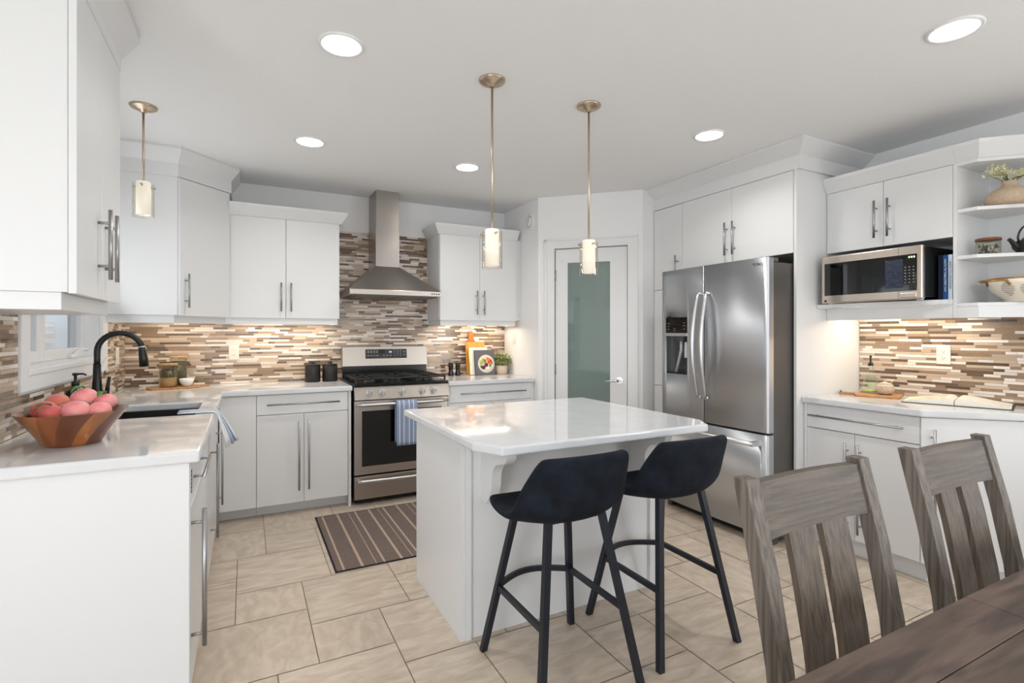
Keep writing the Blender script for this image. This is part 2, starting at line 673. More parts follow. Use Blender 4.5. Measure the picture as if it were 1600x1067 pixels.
# jamb liner
for b in ((L - .15, L, y0, y0 + .012, z0, z1), (L - .15, L, y1 - .012, y1, z0, z1), (L - .15, L, y0, y1, z0, z0 + .012), (L - .15, L, y0, y1, z1 - .012, z1)):
    mb.box(*b)
mesh_obj('jamb', mb, TRIM, w)
mb = MB()
cs = .085
for b in ((y0 - cs, y0 + .004, z0 - cs, z1 + cs), (y1 - .004, y1 + cs + .03, z0 - cs, z1 + cs)):
    mb.box(L, L + .02, b[0], b[1], b[2], b[3], .003)
mb.box(L, L + .02, y0, y1, z0 - cs, z0 + .004, .003)
mb.box(L, L + .026, y0 - .02, y1 + .02, z0 - .022, z0 + .002, .003)
mb.box(L, L + .02, y0, y1, z1 - .004, z1 + cs, .003)
mesh_obj('casing', mb, TRIM, w)
ym = 3.22
GLASS = thin_glass('window_glass')
for i, (s0, s1) in enumerate(((y0 + .012, ym), (ym, y1 - .012))):
    mb = MB()
    f = .055
    xs0, xs1 = L - .125, L - .07
    mb.box(xs0, xs1, s0, s0 + f, z0 + .012, z1 - .012, .004)
    mb.box(xs0, xs1, s1 - f, s1, z0 + .012, z1 - .012, .004)
    mb.box(xs0, xs1, s0 + f, s1 - f, z0 + .012, z0 + .012 + f, .004)
    mb.box(xs0, xs1, s0 + f, s1 - f, z1 - .012 - f, z1 - .012, .004)
    sh = mesh_obj('sash', mb, TRIM, w)
    mesh_obj('pane', MB().box(L - .100, L - .094, s0 + f - .01, s1 - f + .01, z0 + .06, z1 - .06), GLASS, sh)
mb = MB()
mb.box(L - .072, L - .045, 3.62, 3.72, z0 + .012, z0 + .035, .006)
mb.tube([(L - .058, 3.68, z0 + .03), (L - .04, 3.70, z0 + .055), (L - .03, 3.76, z0 + .06), (L - .03, 3.83, z0 + .052)], .007, 8)
mesh_obj('crank_handle', mb, TRIM, w)

# dining window and patio door (reflected in the pantry glass, steel and quartz)
w2 = thing('window_2', 'wide white dining window behind the camera', 'window', (.6, DY, .75))
w2['kind'] = 'structure'
mb = MB()
x0, x1, z0, z1 = DW
f = .06
for xx in (x0, (x0 + x1) / 2 - f / 2, x1 - f):
    mb.box(xx, xx + f, DY - .11, DY - .05, z0, z1)
mb.box(x0, x1, DY - .11, DY - .05, z0, z0 + f)
mb.box(x0, x1, DY - .11, DY - .05, z1 - f, z1)
mesh_obj('frame', mb, TRIM, w2)
mesh_obj('pane', MB().box(x0, x1, DY - .083, DY - .077, z0, z1), GLASS, w2)
for nm, xx, lb in (('fill_window_3', DX, 'white framed window added for fill light on the dining side wall behind the camera, left'), ('fill_window_4', RW, 'white framed window added for fill light on the right wall behind the camera')):
    w3 = thing(nm, lb, 'window', (xx, -1.4, .5))  # both windows are added to house the side fill lamps
    w3['kind'] = 'structure'
    o_ = -1 if xx < 0 else 1
    mb = MB()
    f = .06
    for yy in (SW[0], -1.43, SW[1] - f):
        mb.box(xx + o_ * .05, xx + o_ * .11, yy, yy + f, SW[2], SW[3])
    mb.box(xx + o_ * .05, xx + o_ * .11, SW[0], SW[1], SW[2], SW[2] + f)
    mb.box(xx + o_ * .05, xx + o_ * .11, SW[0], SW[1], SW[3] - f, SW[3])
    mesh_obj('frame', mb, TRIM, w3)
    mesh_obj('pane', MB().box(xx + o_ * .077, xx + o_ * .083, SW[0], SW[1], SW[2], SW[3]), GLASS, w3)
d2 = thing('door_2', 'white sliding glass patio door on the dining wall', 'patio door', (DX, 1.0, 0))
d2['kind'] = 'structure'
mb = MB()
y0, y1, z0, z1 = PAT
f = .07
for yy in (y0, (y0 + y1) / 2 - f / 2, y1 - f):
    mb.box(DX - .11, DX - .05, yy, yy + f, z0, z1)
mb.box(DX - .11, DX - .05, y0, y1, z0, z0 + f)
mb.box(DX - .11, DX - .05, y0, y1, z1 - f, z1)
mesh_obj('frame', mb, TRIM, d2)
mesh_obj('pane', MB().box(DX - .083, DX - .077, y0, y1, z0, z1), GLASS, d2)

# outside: deck, railing, hedge, lawn
LAWN = mat('lawn_grass', (98, 120, 66), .9, noise=((6, 6, 6), 5, (70, 96, 46)))
o = struct('ground', MB().box(-30, 30, -30, 30, -.75, -.7), LAWN, 'green lawn outside the house', 'ground')
DECKM = mat('deck_boards', (150, 132, 112), .7, noise=((1, 30, 1), 4, (120, 104, 88)))
mb = MB()
for k in range(26):
    mb.box(-4.6, DX - .16, -1.0 + k * .14, -1.0 + k * .14 + .132, -.09, -.06)
mb.box(-4.6, DX - .16, -1.0, 2.63, -.7, -.095)
tag(mesh_obj('deck', mb, DECKM, loc=(-3.6, .8, -.7)), 'brown board deck outside the patio door', 'deck')
rail = thing('deck_railing', 'white balustrade along the deck edge seen in the pantry glass', 'railing', (-4.5, .8, -.06))
mesh_obj('top_rail', MB().box(-4.55, -4.45, -1.0, 2.6, .93, .98, .004), TRIM, rail)
mesh_obj('bottom_rail', MB().box(-4.53, -4.47, -1.0, 2.6, .02, .07), TRIM, rail)
for k in range(33):
    yy = -.95 + k * .11
    mesh_obj('baluster', MB().box(-4.515, -4.485, yy - .015, yy + .015, .07, .93), TRIM, rail)
for yy in (-1.0, .8, 2.6):
    mesh_obj('post', MB().box(-4.55, -4.45, yy - .05, yy + .05, -.06, 1.05), TRIM, rail)
LEAFY = mat('hedge_leaves', (70, 92, 48), .8, noise=((9, 9, 9), 5, (40, 60, 28)))
for k, (hx, hy, hs, lb) in enumerate(((-9.5, -4.6, 1.15, 'green leafy bush beyond the deck railing, left end'), (-11.0, -1.4, 1.2, 'tall green leafy bush beyond the deck railing'), (-7.5, 3.0, .9, 'small green leafy bush beyond the deck railing, right end'))):
    mb = MB().ball((hx, hy, .5), hs, 4, (1, 1.1, 1.05))
    for v in mb.bm.verts:
        n = math.sin(v.co.x * 9 + k) * math.sin(v.co.y * 8) * math.sin(v.co.z * 10)
        v.co += (v.co - Vector((hx, hy, .5))).normalized() * n * .16
        v.co.z = max(v.co.z, -.7)
    tag(mesh_obj('bush', mb, LEAFY, loc=(hx, hy, -.7)), lb, 'bush', 'bushes beyond the deck')

SIDING = mat('pale_siding', (240, 240, 238), .8)
nh = thing('house', 'pale neighbouring house wall seen through the sink window', 'house', (-9.5, 7, -.7))
mesh_obj('wall', MB().box(-12, -9, 1.5, 15, -.7, 4.6), SIDING, nh)
mesh_obj('roof', MB().prism([(-12.4, 4.6), (-8.6, 4.6), (-10.5, 6.2)], 1.2, 15.3, mtx=Matrix(((1, 0, 0, 0), (0, 0, 1, 0), (0, 1, 0, 0), (0, 0, 0, 1)))), mat('grey_shingle', (92, 92, 96), .9), nh)
mesh_obj('house_window', MB().box(-9.0, -8.95, 4.2, 5.2, .5, 2.0), BLACKG, nh)
# ------------------------------------------------------------------ mosaic backsplash
MOS = [mat('mosaic_white_stone', (232, 222, 214), .22, var=True), mat('mosaic_beige_stone', (196, 176, 156), .3, var=True),
       mat('mosaic_tan_glass', (150, 127, 106), .1, var=True), mat('mosaic_brown_glass', (104, 86, 72), .1, var=True)]
MGROUT = mat('mosaic_grout', (172, 158, 142), .8)


def mosaic(name, fn, u0, u1, zr, label, skip=None, seed=1, back=True):
    """fn(u, z, h) -> world point, h = height off the wall; zr=(z0,z1)"""
    r = random.Random(seed)
    mb = MB()
    mb.keepn = True
    tones = []
    z0, z1 = zr
    pitch = .01635
    n = int((z1 - z0) / pitch)
    pitch = (z1 - z0) / n
    for k in range(n):
        za, zb = z0 + k * pitch, z0 + (k + 1) * pitch
        u = u0 - r.uniform(0, .12)
        last = -1
        while u < u1:
            ln = r.choice((.05, .075, .1, .1, .125, .15, .2)) * r.uniform(.95, 1.05)
            ua, ub = max(u, u0), min(u + ln, u1)
            u += ln
            if ub - ua < .004:
                continue
            spans = skip(ua, ub, za, zb) if skip else [(ua, ub)]
            mi = r.choices((1, 2, 3, 4), (.27, .29, .26, .18))[0]
            tn = r.uniform(.86, 1.1)
            for (sa, sb) in spans:
                gg = .0008
                h = .008
                a, b_, c_, d_ = fn(sa + gg, za + gg, h), fn(sb - gg, za + gg, h), fn(sb - gg, zb - gg, h), fn(sa + gg, zb - gg, h)
                mb.quad([a, b_, c_, d_], mi)
                tones.append(tn)
                # grout bed behind the tile
                mb.quad([fn(sa, za, .0065), fn(sb, za, .0065), fn(sb, zb, .0065), fn(sa, zb, .0065)], 0)
                tones.append(1)
                if back:
                    mb.quad([fn(sa, zb, 0), fn(sb, zb, 0), fn(sb, za, 0), fn(sa, za, 0)], 0)
                    tones.append(1)
    o = mesh_obj(name, mb, [MGROUT] + MOS)
    set_tone(o, tones)
    tag(o, label, 'backsplash', 'mosaic tile backsplashes')
    return o


def skip_back(a, b, za, zb):
    if zb <= 1.405:
        return [(a, b)]
    a, b = max(a, .674), min(b, 1.512)
    return [(a, b)] if b - a > .004 else []


mosaic('backsplash', lambda u, z, h: (u, B - h, z), L, 2.325, (.921, 2.21), 'brown and white mosaic backsplash rising behind the range hood', skip_back, 3)


def skip_left(a, b, za, zb):
    if zb < WIN[2] - .087:
        return [(a, b)]
    out = []
    if a < WIN[0] - .087:
        out.append((a, min(b, WIN[0] - .087)))
    if b > WIN[1] + .117:
        out.append((max(a, WIN[1] + .117), b))
    return [q for q in out if q[1] - q[0] > .004]


mosaic('backsplash', lambda u, z, h: (L + h, -u, z), -(B - .009), -2.02, (.921, 1.40), 'brown and white mosaic backsplash around the sink window',
       lambda a, b, za, zb: [(-q[1], -q[0]) for q in skip_left(-b, -a, za, zb)], 5)
mosaic('backsplash', lambda u, z, h: (RW - h, -u, z), -2.068, -.60, (.921, 1.415), 'brown and white mosaic backsplash above the open cookbook counter', None, 9)

# ------------------------------------------------------------------ countertops
CT, CTH = .92, .04
# left run and back run, L shaped with the sink cut out
SK = (-.60, -.228, 2.975, 3.52)
xs = [L + .001, SK[0], SK[1], -.140, .722]
ys = [2.045, SK[2], SK[3], 4.045, B - .001]


def keep_ct(x, y):
    if SK[0] < x < SK[1] and SK[2] < y < SK[3]:
        return False
    return x < -.14 or y > 4.045


mb = MB().cells(xs, ys, keep_ct, CT - CTH, CT)
ctl = mesh_obj('countertop', mb, QUARTZ, loc=(-.3, 3.6, CT))
tag(ctl, 'white quartz countertop wrapping from the sink run to the stove', 'countertop', 'white quartz countertops')
mb = MB().box(1.492, 2.323, 4.045, B - .001, CT - CTH, CT)
ctr = mesh_obj('countertop', mb, QUARTZ, loc=(1.9, 4.4, CT))
tag(ctr, 'short white quartz countertop between stove and pantry wall', 'countertop', 'white quartz countertops')
mb = MB().prism([(3.135, 2.068), (3.135, 1.415), (3.62, .93), (RW - .001, .93), (RW - .001, 2.068)], CT - CTH, CT)
ctq = mesh_obj('countertop', mb, QUARTZ, loc=(3.45, 1.6, CT))
tag(ctq, 'white quartz countertop with an angled end under the open shelves', 'countertop', 'white quartz countertops')
mb = MB().prism([(.785, 1.86), (.85, 1.725), (1.925, 1.725), (1.99, 1.83), (1.99, 2.835), (.785, 2.835)], .857, .895)
cti = mesh_obj('countertop', mb, QUARTZ, loc=(1.36, 2.3, .895))
tag(cti, 'white quartz island countertop with clipped corners', 'countertop', 'white quartz countertops')
for o in (ctl, ctr, ctq, cti):
    md = o.modifiers.new('edge', 'BEVEL')
    md.width = .009
    md.segments = 3
    md.limit_method = 'ANGLE'

# ------------------------------------------------------------------ cabinets


def door_panel(name, parent, mb_):
    return mesh_obj(name, mb_, CAB, parent)


# --- left wall cabinet near the camera
t = thing('wall_cabinet', 'white wall cabinet nearest the camera, left of the sink window', 'wall cabinet', (L, 2.21, 1.39), group='white wall cabinets')
mesh_obj('body', MB().box(L, -.462, 1.927, 2.50, 1.44, 2.38), CAB, t)
for (ya, yb, hy) in ((1.922, 2.212, 2.165), (2.216, 2.506, 2.262)):
    d = door_panel('door', t, MB().box(-.46, -.44, ya, yb, 1.436, 2.35, .0015))
    bar_pull('handle', d, (-.44, hy, 1.50), (-.44, hy, 1.735), (1, 0, 0))
mesh_obj('light_rail', MB().box(L, -.478, 1.935, 2.495, 1.388, 1.44, .002), CAB, t)
mesh_obj('crown', MB().sweep([(L, 1.927), (-.462, 1.927), (-.462, 2.50), (L, 2.50)], [(-.03, 2.352), (.022, 2.352), (.022, 2.40), (.075, 2.50), (.075, C - .001), (-.03, C - .001)]), CAB, t)

# --- diagonal corner wall cabinet
t = thing('wall_cabinet', 'tall white diagonal wall cabinet in the corner beside the sink window', 'wall cabinet', (-.45, 4.38, 1.39), group='white wall cabinets')
poly = [(L, 4.03), (-.405, 4.03), (-.117, 4.33), (-.117, B), (L, B)]
mesh_obj('body', MB().prism(poly, 1.44, 2.45), CAB, t)
a, b = Vector((-.405, 4.03)), Vector((-.117, 4.33))
u = (b - a).normalized()
nn = Vector((u.y, -u.x))
M_ = axes((a.x, a.y, 0), (u.x, u.y, 0), (0, 0, 1))
sgn = 1 if M_.to_3x3().col[2].dot(Vector((nn.x, nn.y, 0))) > 0 else -1
LL = (b - a).length
d = door_panel('door', t, MB().prism([(.006, 1.436), (LL - .006, 1.436), (LL - .006, 2.345), (.006, 2.345)], .001 * sgn, .019 * sgn, .0015, mtx=M_))
hp = a + u * .045 + nn * .019
bar_pull('handle', d, (hp.x, hp.y, 1.49), (hp.x, hp.y, 1.715), (nn.x, nn.y, 0))
mesh_obj('light_rail', MB().sweep([(L, 4.05), (-.425, 4.05), (-.137, 4.35), (-.137, B - .01)], [(0, 1.388), (0, 1.4395), (-.018, 1.4395), (-.018, 1.388)]), CAB, t)
mesh_obj('crown', MB().sweep(poly[:4], [(-.03, 2.349), (.02, 2.349), (.02, 2.435), (.075, 2.515), (.075, C - .001), (-.03, C - .001)]), CAB, t)


def wall_cab_back(x0, x1, seam, label, hx, right_return=True, left_return=False):
    t = thing('wall_cabinet', label, 'wall cabinet', ((x0 + x1) / 2, 4.5, 1.39), group='white wall cabinets')
    mesh_obj('body', MB().box(x0, x1, 4.352, B - .001, 1.44, 2.2), CAB, t)
    for (xa, xb, h) in ((x0 + .003, seam - .0015, hx[0]), (seam + .0015, x1 - .003, hx[1])):
        d = door_panel('door', t, MB().box(xa, xb, 4.331, 4.351, 1.436, 2.196, .0015))
        bar_pull('handle', d, (h, 4.331, 1.487), (h, 4.331, 1.706), (0, -1, 0))
    mesh_obj('light_rail', MB().box(x0 + (.012 if left_return else -.024), x1 - .014, 4.3505, 4.372, 1.388, 1.4395).box(x0 + .012, x0 + .03, 4.3722, B - .001, 1.388, 1.4395).box(x1 - .032, x1 - .014, 4.3722, B - .001, 1.388, 1.4395), CAB, t)
    path = [(x0, 4.34), (x1, 4.34)]
    if right_return:
        path.append((x1, B - .01))
    if left_return:
        path.insert(0, (x0, B - .01))
    mesh_obj('crown', MB().sweep(path, [(-.03, 2.1965), (.012, 2.1965), (.055, 2.268), (.055, 2.286), (-.03, 2.286)]), CAB, t)
    return t


wall_cab_back(-.113, .671, .273, 'white two door wall cabinet left of the range hood', (.238, .308))
wall_cab_back(1.517, 2.29, 1.903, 'white two door wall cabinet right of the range hood', (1.866, 1.936), False, True)
mesh_obj('filler_strip', MB().box(2.291, 2.324, 4.345, B - .001, 1.44, 2.2), CAB, COL.objects['wall_cabinet.003'])

# --- base cabinets, back run
FY = 4.07


def toe_y(x0, x1):
    return MB().box(x0, x1, 4.165, 4.20, 0, .10)


t = thing('base_cabinet', 'blank white corner base cabinet front beside the sink run', 'base cabinet', (-.05, 4.3, 0), group='white base cabinets')
mesh_obj('body', MB().box(-.165, .063, FY + .022, B - .03, .10, CT - CTH - .001), CAB, t)
mesh_obj('panel', MB().box(-.165, .0635, FY, FY + .021, .085, CT - CTH - .004, .0015), CAB, t)
mesh_obj('toe_kick', toe_y(-.25, .065), CAB, t)
t = thing('base_cabinet', 'white base cabinet with one drawer and two doors left of the stove', 'base cabinet', (.39, 4.3, 0), group='white base cabinets')
mesh_obj('body', MB().box(.066, .700, FY + .022, B - .03, .10, CT - CTH - .001), CAB, t)
mesh_obj('end_panel', MB().box(.694, .713, FY - .004, B - .03, 0, CT - CTH - .001), CAB, t)
d = mesh_obj('drawer', MB().box(.0665, .690, FY, FY + .021, .737, CT - CTH - .004, .0015), CAB, t)
bar_pull('handle', d, (.13, FY, .809), (.626, FY, .809), (0, -1, 0))
for xa, xb, h in ((.0665, .3765, .343), (.3795, .690, .410)):
    d = mesh_obj('door', MB().box(xa, xb, FY, FY + .021, .085, .732, .0015), CAB, t)
    bar_pull('handle', d, (h, FY, .178), (h, FY, .681), (0, -1, 0))
mesh_obj('toe_kick', toe_y(.0665, .694), CAB, t)
t = thing('base_cabinet', 'white base cabinet with a wide drawer right of the stove', 'base cabinet', (1.9, 4.3, 0), group='white base cabinets')
mesh_obj('body', MB().box(1.512, 2.318, FY + .022, B - .03, .10, CT - CTH - .001), CAB, t)
mesh_obj('end_panel', MB().box(1.497, 1.511, FY - .004, B - .03, 0, CT - CTH - .001), CAB, t)
d = mesh_obj('drawer', MB().box(1.514, 2.29, FY, FY + .021, .733, CT - CTH - .004, .0015), CAB, t)
bar_pull('handle', d, (1.60, FY, .81), (2.225, FY, .81), (0, -1, 0))
for xa, xb, h in ((1.514, 1.9005, 1.866), (1.9035, 2.29, 1.938)):
    d = mesh_obj('door', MB().box(xa, xb, FY, FY + .021, .085, .729, .0015), CAB, t)
    bar_pull('handle', d, (h, FY, .178), (h, FY, .681), (0, -1, 0))
mesh_obj('filler_strip', MB().box(2.292, 2.322, FY + .003, FY + .021, .0, CT - CTH - .001), CAB, t)
mesh_obj('toe_kick', toe_y(1.513, 2.29), CAB, t)

# --- base cabinets, sink run (fronts face +x)
FX = -.17
t = thing('base_cabinet', 'white base cabinet with drawer and door at the peninsula end', 'base cabinet', (-.5, 2.4, 0), group='white base cabinets')
mesh_obj('body', MB().box(L + .003, FX - .022, 2.085, 2.715, .10, CT - CTH - .001), CAB, t)
mesh_obj('end_panel', MB().box(L + .003, FX - .002, 2.066, 2.084, 0, CT - CTH - .001, .0015), CAB, t)
d = mesh_obj('drawer', MB().box(FX - .021, FX, 2.088, 2.713, .722, CT - CTH - .004, .0015), CAB, t)
bar_pull('handle', d, (FX, 2.15, .80), (FX, 2.54, .80), (1, 0, 0))
mb = MB()
for k in range(6):
    mb.box(FX - .001, FX + .0015, 2.10, 2.125, .765 + k * .014, .773 + k * .014)
mesh_obj('vent_slots', mb, BLACKM, d, 'black vent slots')
d = mesh_obj('door', MB().box(FX - .021, FX, 2.088, 2.713, .085, .718, .0015), CAB, t)
bar_pull('handle', d, (FX, 2.105, .225), (FX, 2.105, .705), (1, 0, 0), r=.008, stand=.04)
mesh_obj('toe_kick', MB().box(FX - .13, FX - .09, 2.085, 2.715, 0, .10), CAB, t)
t = thing('base_cabinet', 'white sink base cabinet with two long handled doors', 'base cabinet', (-.5, 3.3, 0), group='white base cabinets')
mb = MB()
mb.box(L + .003, FX - .022, 2.717, 4.06, .10, .60)
mb.box(FX - .06, FX - .022, 2.717, 4.06, .60, CT - CTH - .001)
mb.box(L + .003, L + .02, 2.717, 4.06, .60, CT - CTH - .001)
mb.box(L + .003, FX - .022, 2.717, 2.735, .60, CT - CTH - .001)
mb.box(L + .003, FX - .022, 4.04, 4.06, .60, CT - CTH - .001)
mesh_obj('body', mb, CAB, t)
for ya, yb, h in ((2.717, 3.243, 3.195), (3.247, 3.84, 3.79)):
    d = mesh_obj('door', MB().box(FX - .021, FX, ya, yb, .085, CT - CTH - .004, .0015), CAB, t)
    bar_pull('handle', d, (FX, h, .22), (FX, h, .725), (1, 0, 0))
mesh_obj('filler_strip', MB().box(FX - .021, FX - .001, 3.843, 4.066, .085, CT - CTH - .004), CAB, t)
mesh_obj('toe_kick', MB().box(FX - .13, FX - .09, 2.717, 4.16, 0, .10), CAB, t)

# --- right base cabinets
RX = 3.16
t = thing('base_cabinet', 'white base cabinet with a drawer over two doors beside the refrigerator', 'base cabinet', (3.4, 1.75, 0), group='white base cabinets')
mesh_obj('body', MB().box(RX + .022, RW - .003, 1.432, 2.066, .10, CT - CTH - .001), CAB, t)
mesh_obj('end_panel', MB().box(RX + .002, RX + .021, 2.047, 2.066, .0, CT - CTH - .001), CAB, t)
d = mesh_obj('drawer', MB().box(RX, RX + .021, 1.433, 2.045, .732, CT - CTH - .004, .0015), CAB, t)
bar_pull('handle', d, (RX, 2.02, .81), (RX, 1.495, .81), (-1, 0, 0))
for ya, yb, h in ((1.433, 1.7575, 1.726), (1.7605, 2.045, 1.796)):
    d = mesh_obj('door', MB().box(RX, RX + .021, ya, yb, .11, .727, .0015), CAB, t)
    bar_pull('handle', d, (RX, h, .157), (RX, h, .674), (-1, 0, 0))
mesh_obj('toe_kick', MB().box(RX + .065, RX + .10, 1.432, 2.066, 0, .10), CAB, t)
t = thing('base_cabinet', 'white angled end base cabinet with one wide door', 'base cabinet', (3.5, 1.2, 0), group='white base cabinets')
A_, B_ = Vector((3.16, 1.43)), Vector((3.64, .95))
mesh_obj('body', MB().prism([(3.18, 1.43), (3.655, .955), (RW - .003, .955), (RW - .003, 1.43)], .10, CT - CTH - .001), CAB, t)
u = (B_ - A_).normalized()
M_ = axes((A_.x, A_.y, 0), (u.x, u.y, 0), (0, 0, 1))
nn = Vector((-.7071, -.7071))
sgn = 1 if M_.to_3x3().col[2].dot(Vector((nn.x, nn.y, 0))) > 0 else -1
d = mesh_obj('door', MB().prism([(.003, .11), (.435, .11), (.435, CT - CTH - .004), (.003, CT - CTH - .004)], -.012 * sgn, .006 * sgn, .0015, mtx=M_), CAB, t)
hp = A_ + u * .05 + nn * .006
bar_pull('handle', d, (hp.x, hp.y, .30), (hp.x, hp.y, .82), (nn.x, nn.y, 0))
mesh_obj('end_post', MB().prism([(.438, .0), (.676, .0), (.676, CT - CTH - .001), (.438, CT - CTH - .001)], -.012 * sgn, .006 * sgn, .0015, mtx=M_), CAB, t)
mesh_obj('toe_kick', MB().prism([(3.225, 1.431), (3.68, .976), (3.72, .976), (3.26, 1.431)], 0, .10), CAB, t)

# --- tall cabinets around the refrigerator
TX = 3.09
t = thing('tall_cabinet', 'narrow tall white cabinet between pantry door and refrigerator', 'tall cabinet', (3.4, 3.19, 0))
mesh_obj('body', MB().box(TX + .021, RW - .003, 3.03, 3.351, .10, 2.38), CAB, t)
for z0, z1 in ((1.684, 2.355), (.885, 1.680), (.10, .881)):
    d = mesh_obj('door', MB().box(TX, TX + .020, 3.032, 3.346, z0, z1, .0015), CAB, t)
    if z0 > 1.6:
        bar_pull('handle', d, (TX, 3.075, 1.72), (TX, 3.075, 1.945), (-1, 0, 0))
    else:
        bar_pull('handle', d, (TX, 3.075, z1 - .28), (TX, 3.075, z1 - .05), (-1, 0, 0))
mesh_obj('toe_kick', MB().box(TX + .07, TX + .10, 3.03, 3.351, 0, .10), CAB, t)
t = thing('tall_cabinet', 'white cabinet above the refrigerator with its full height side panel', 'tall cabinet', (3.4, 2.55, 0))
mesh_obj('body', MB().box(TX + .021, RW - .003, 2.09, 3.028, 1.84, 2.38), CAB, t)
mesh_obj('side_panel', MB().box(TX, RW - .003, 2.07, 2.088, 0, 2.3595), CAB, t)
for ya, yb, h in ((2.0925, 2.5595, 2.530), (2.5625, 3.028, 2.596)):
    d = mesh_obj('door', MB().box(TX, TX + .020, ya, yb, 1.832, 2.357, .0015), CAB, t)
    bar_pull('handle', d, (TX, h, 1.88), (TX, h, 2.115), (-1, 0, 0))
mb = MB().sweep([(TX + .02, 3.352), (TX + .02, 2.07), (RW - .001, 2.07)], [(-.05, 2.36), (.02, 2.36), (.02, 2.448), (.10, 2.515), (.10, C - .001), (-.03, C - .001)])
struct('trim_2', mb, CAB, 'white crown moulding above the tall cabinets at the ceiling', 'crown moulding')

# --- right wall cabinet, microwave niche, open corner shelves
UX = 3.40
t = thing('wall_cabinet', 'white wall cabinet with two doors over the microwave niche', 'wall cabinet', (3.6, 1.72, 1.40), group='white wall cabinets')
mb = MB()
mb.box(UX + .021, RW - .003, 1.386, 2.068, 1.845, 2.25)
mesh_obj('body', mb, CAB, t)
for ya, yb, h in ((1.387, 1.7275, 1.692), (1.7305, 2.066, 1.764)):
    d = mesh_obj('door', MB().box(UX, UX + .020, ya, yb, 1.842, 2.232, .0015), CAB, t)
    bar_pull('handle', d, (UX, h, 1.895), (UX, h, 2.12), (-1, 0, 0))
mesh_obj('niche_back', MB().box(RW - .02, RW - .003, 1.386, 2.068, 1.505, 1.844), CAB, t)
mesh_obj('shelf', MB().prism([(3.30, 2.089), (3.30, 1.80), (3.40, 1.386), (RW - .003, 1.386), (RW - .003, 2.068), (3.40, 2.068), (3.40, 2.068), ][:2] + [(3.385, 1.40), (3.385, 1.386), (RW - .003, 1.386), (RW - .003, 2.068), (3.30, 2.068)], 1.480, 1.504), CAB, t)
mesh_obj('light_rail', MB().box(UX + .0, UX + .02, 1.386, 2.068, 1.403, 1.479), CAB, t)
mesh_obj('crown', MB().sweep([(UX + .012, 2.068), (UX + .012, 1.372)], [(-.03, 2.234), (.012, 2.234), (.055, 2.305), (.055, 2.325), (-.03, 2.325)]), CAB, t)

t = thing('open_shelf_unit', 'white open corner shelves with an angled front right of the microwave', 'shelf unit', (3.6, 1.2, 1.40))
sp = [(UX, 1.368), (UX, 1.28), (RW - .005, .905), (RW - .005, 1.368)]
mesh_obj('side_panel', MB().box(UX, RW - .003, 1.3685, 1.3845, 1.403, 2.32), CAB, t)
mesh_obj('back_panel', MB().box(RW - .02, RW - .004, .91, 1.368, 1.47, 2.25), CAB, t)
for zz in (1.463, 1.717, 1.967, 2.218):
    mesh_obj('shelf', MB().prism(sp if zz > 2.2 or zz < 1.5 else [(UX + .004, 1.368), (UX + .004, 1.283), (RW - .021, .915), (RW - .021, 1.368)], zz, zz + .018), CAB, t)
mesh_obj('light_rail', MB().sweep([(UX + .012, 1.368), (UX + .012, 1.28), (RW - .001, .912)], [(-.008, 1.403), (.010, 1.403), (.010, 1.4625), (-.008, 1.4625)]), CAB, t)
mesh_obj('crown', MB().sweep([(UX + .012, 1.3715), (UX + .012, 1.28), (RW - .001, .912)], [(-.03, 2.2365), (.012, 2.2365), (.055, 2.305), (.055, 2.325), (-.03, 2.325)]), CAB, t)

# --- island
t = thing('kitchen_island', 'white kitchen island base with two scrolled brackets', 'island', (1.36, 2.35, 0))
mesh_obj('body', MB().box(.835, 1.89, 2.065, 2.70, 0, .856), CAB, t)
mesh_obj('end_panel', MB().box(.815, .834, 2.055, 2.703, 0, .856, .001), CAB, t)
mesh_obj('end_panel', MB().box(1.891, 1.905, 2.055, 2.703, 0, .856, .001), CAB, t)
mesh_obj('corner_post', MB().box(.8345, .862, 2.05, 2.066, 0, .856, .001), CAB, t)
mesh_obj('corner_post', MB().box(1.865, 1.8905, 2.05, 2.066, 0, .856, .001), CAB, t)


def corbel_poly():
    pts = [(0, 0), (.25, 0), (.25, -.018)]
    for k in range(1, 11):
        a_ = k / 10 * PI / 2
        pts.append((.205 + .045 * math.cos(a_), -.018 - .045 * math.sin(a_)))
    pts.append((.192, -.066))
    for k in range(0, 13):
        a_ = k / 12 * PI / 2
        pts.append((.188 - .078 * math.sin(a_), -.148 + .078 * math.cos(a_)))
    for k in range(1, 13):
        a_ = k / 12
        pts.append((.110 - .048 * a_ ** 2.2, -.148 - .105 * a_))
    pts += [(.052, -.261), (.040, -.265), (.012, -.265), (0, -.262)]
    return pts


for xc in (.935, 1.765):
    # polygon plane (out from island, z), thickness along x
    M_ = Matrix(((0, 0, 1, xc), (-1, 0, 0, 2.0645), (0, 1, 0, .8555), (0, 0, 0, 1)))
    mesh_obj('bracket', MB().prism(corbel_poly(), -.022, .022, mtx=M_), CAB, t)
mesh_obj('toe_kick', MB().box(.85, 1.88, 2.705, 2.74, 0, .10), CAB, t) if False else None

# ------------------------------------------------------------------ under cabinet lights
LEDM = emission('led_strip', (255, 240, 214), 6)


def under_light(x0, x1, y0, y1, z, energy, label, rz=0):
    mb = MB().box(x0, x1, y0, y1, z - .034, z - .0015, .002)
    o = mesh_obj('under_cabinet_light', mb, LEDM, loc=((x0 + x1) / 2, (y0 + y1) / 2, z))
    tag(o, label, 'light', 'under cabinet light strips')
    lamp('strip_glow', 'AREA', ((x0 + x1) / 2, (y0 + y1) / 2, z - .038), (0, 0, 0), energy * .56, (1, .82, .60), x1 - x0, y1 - y0)
    return o


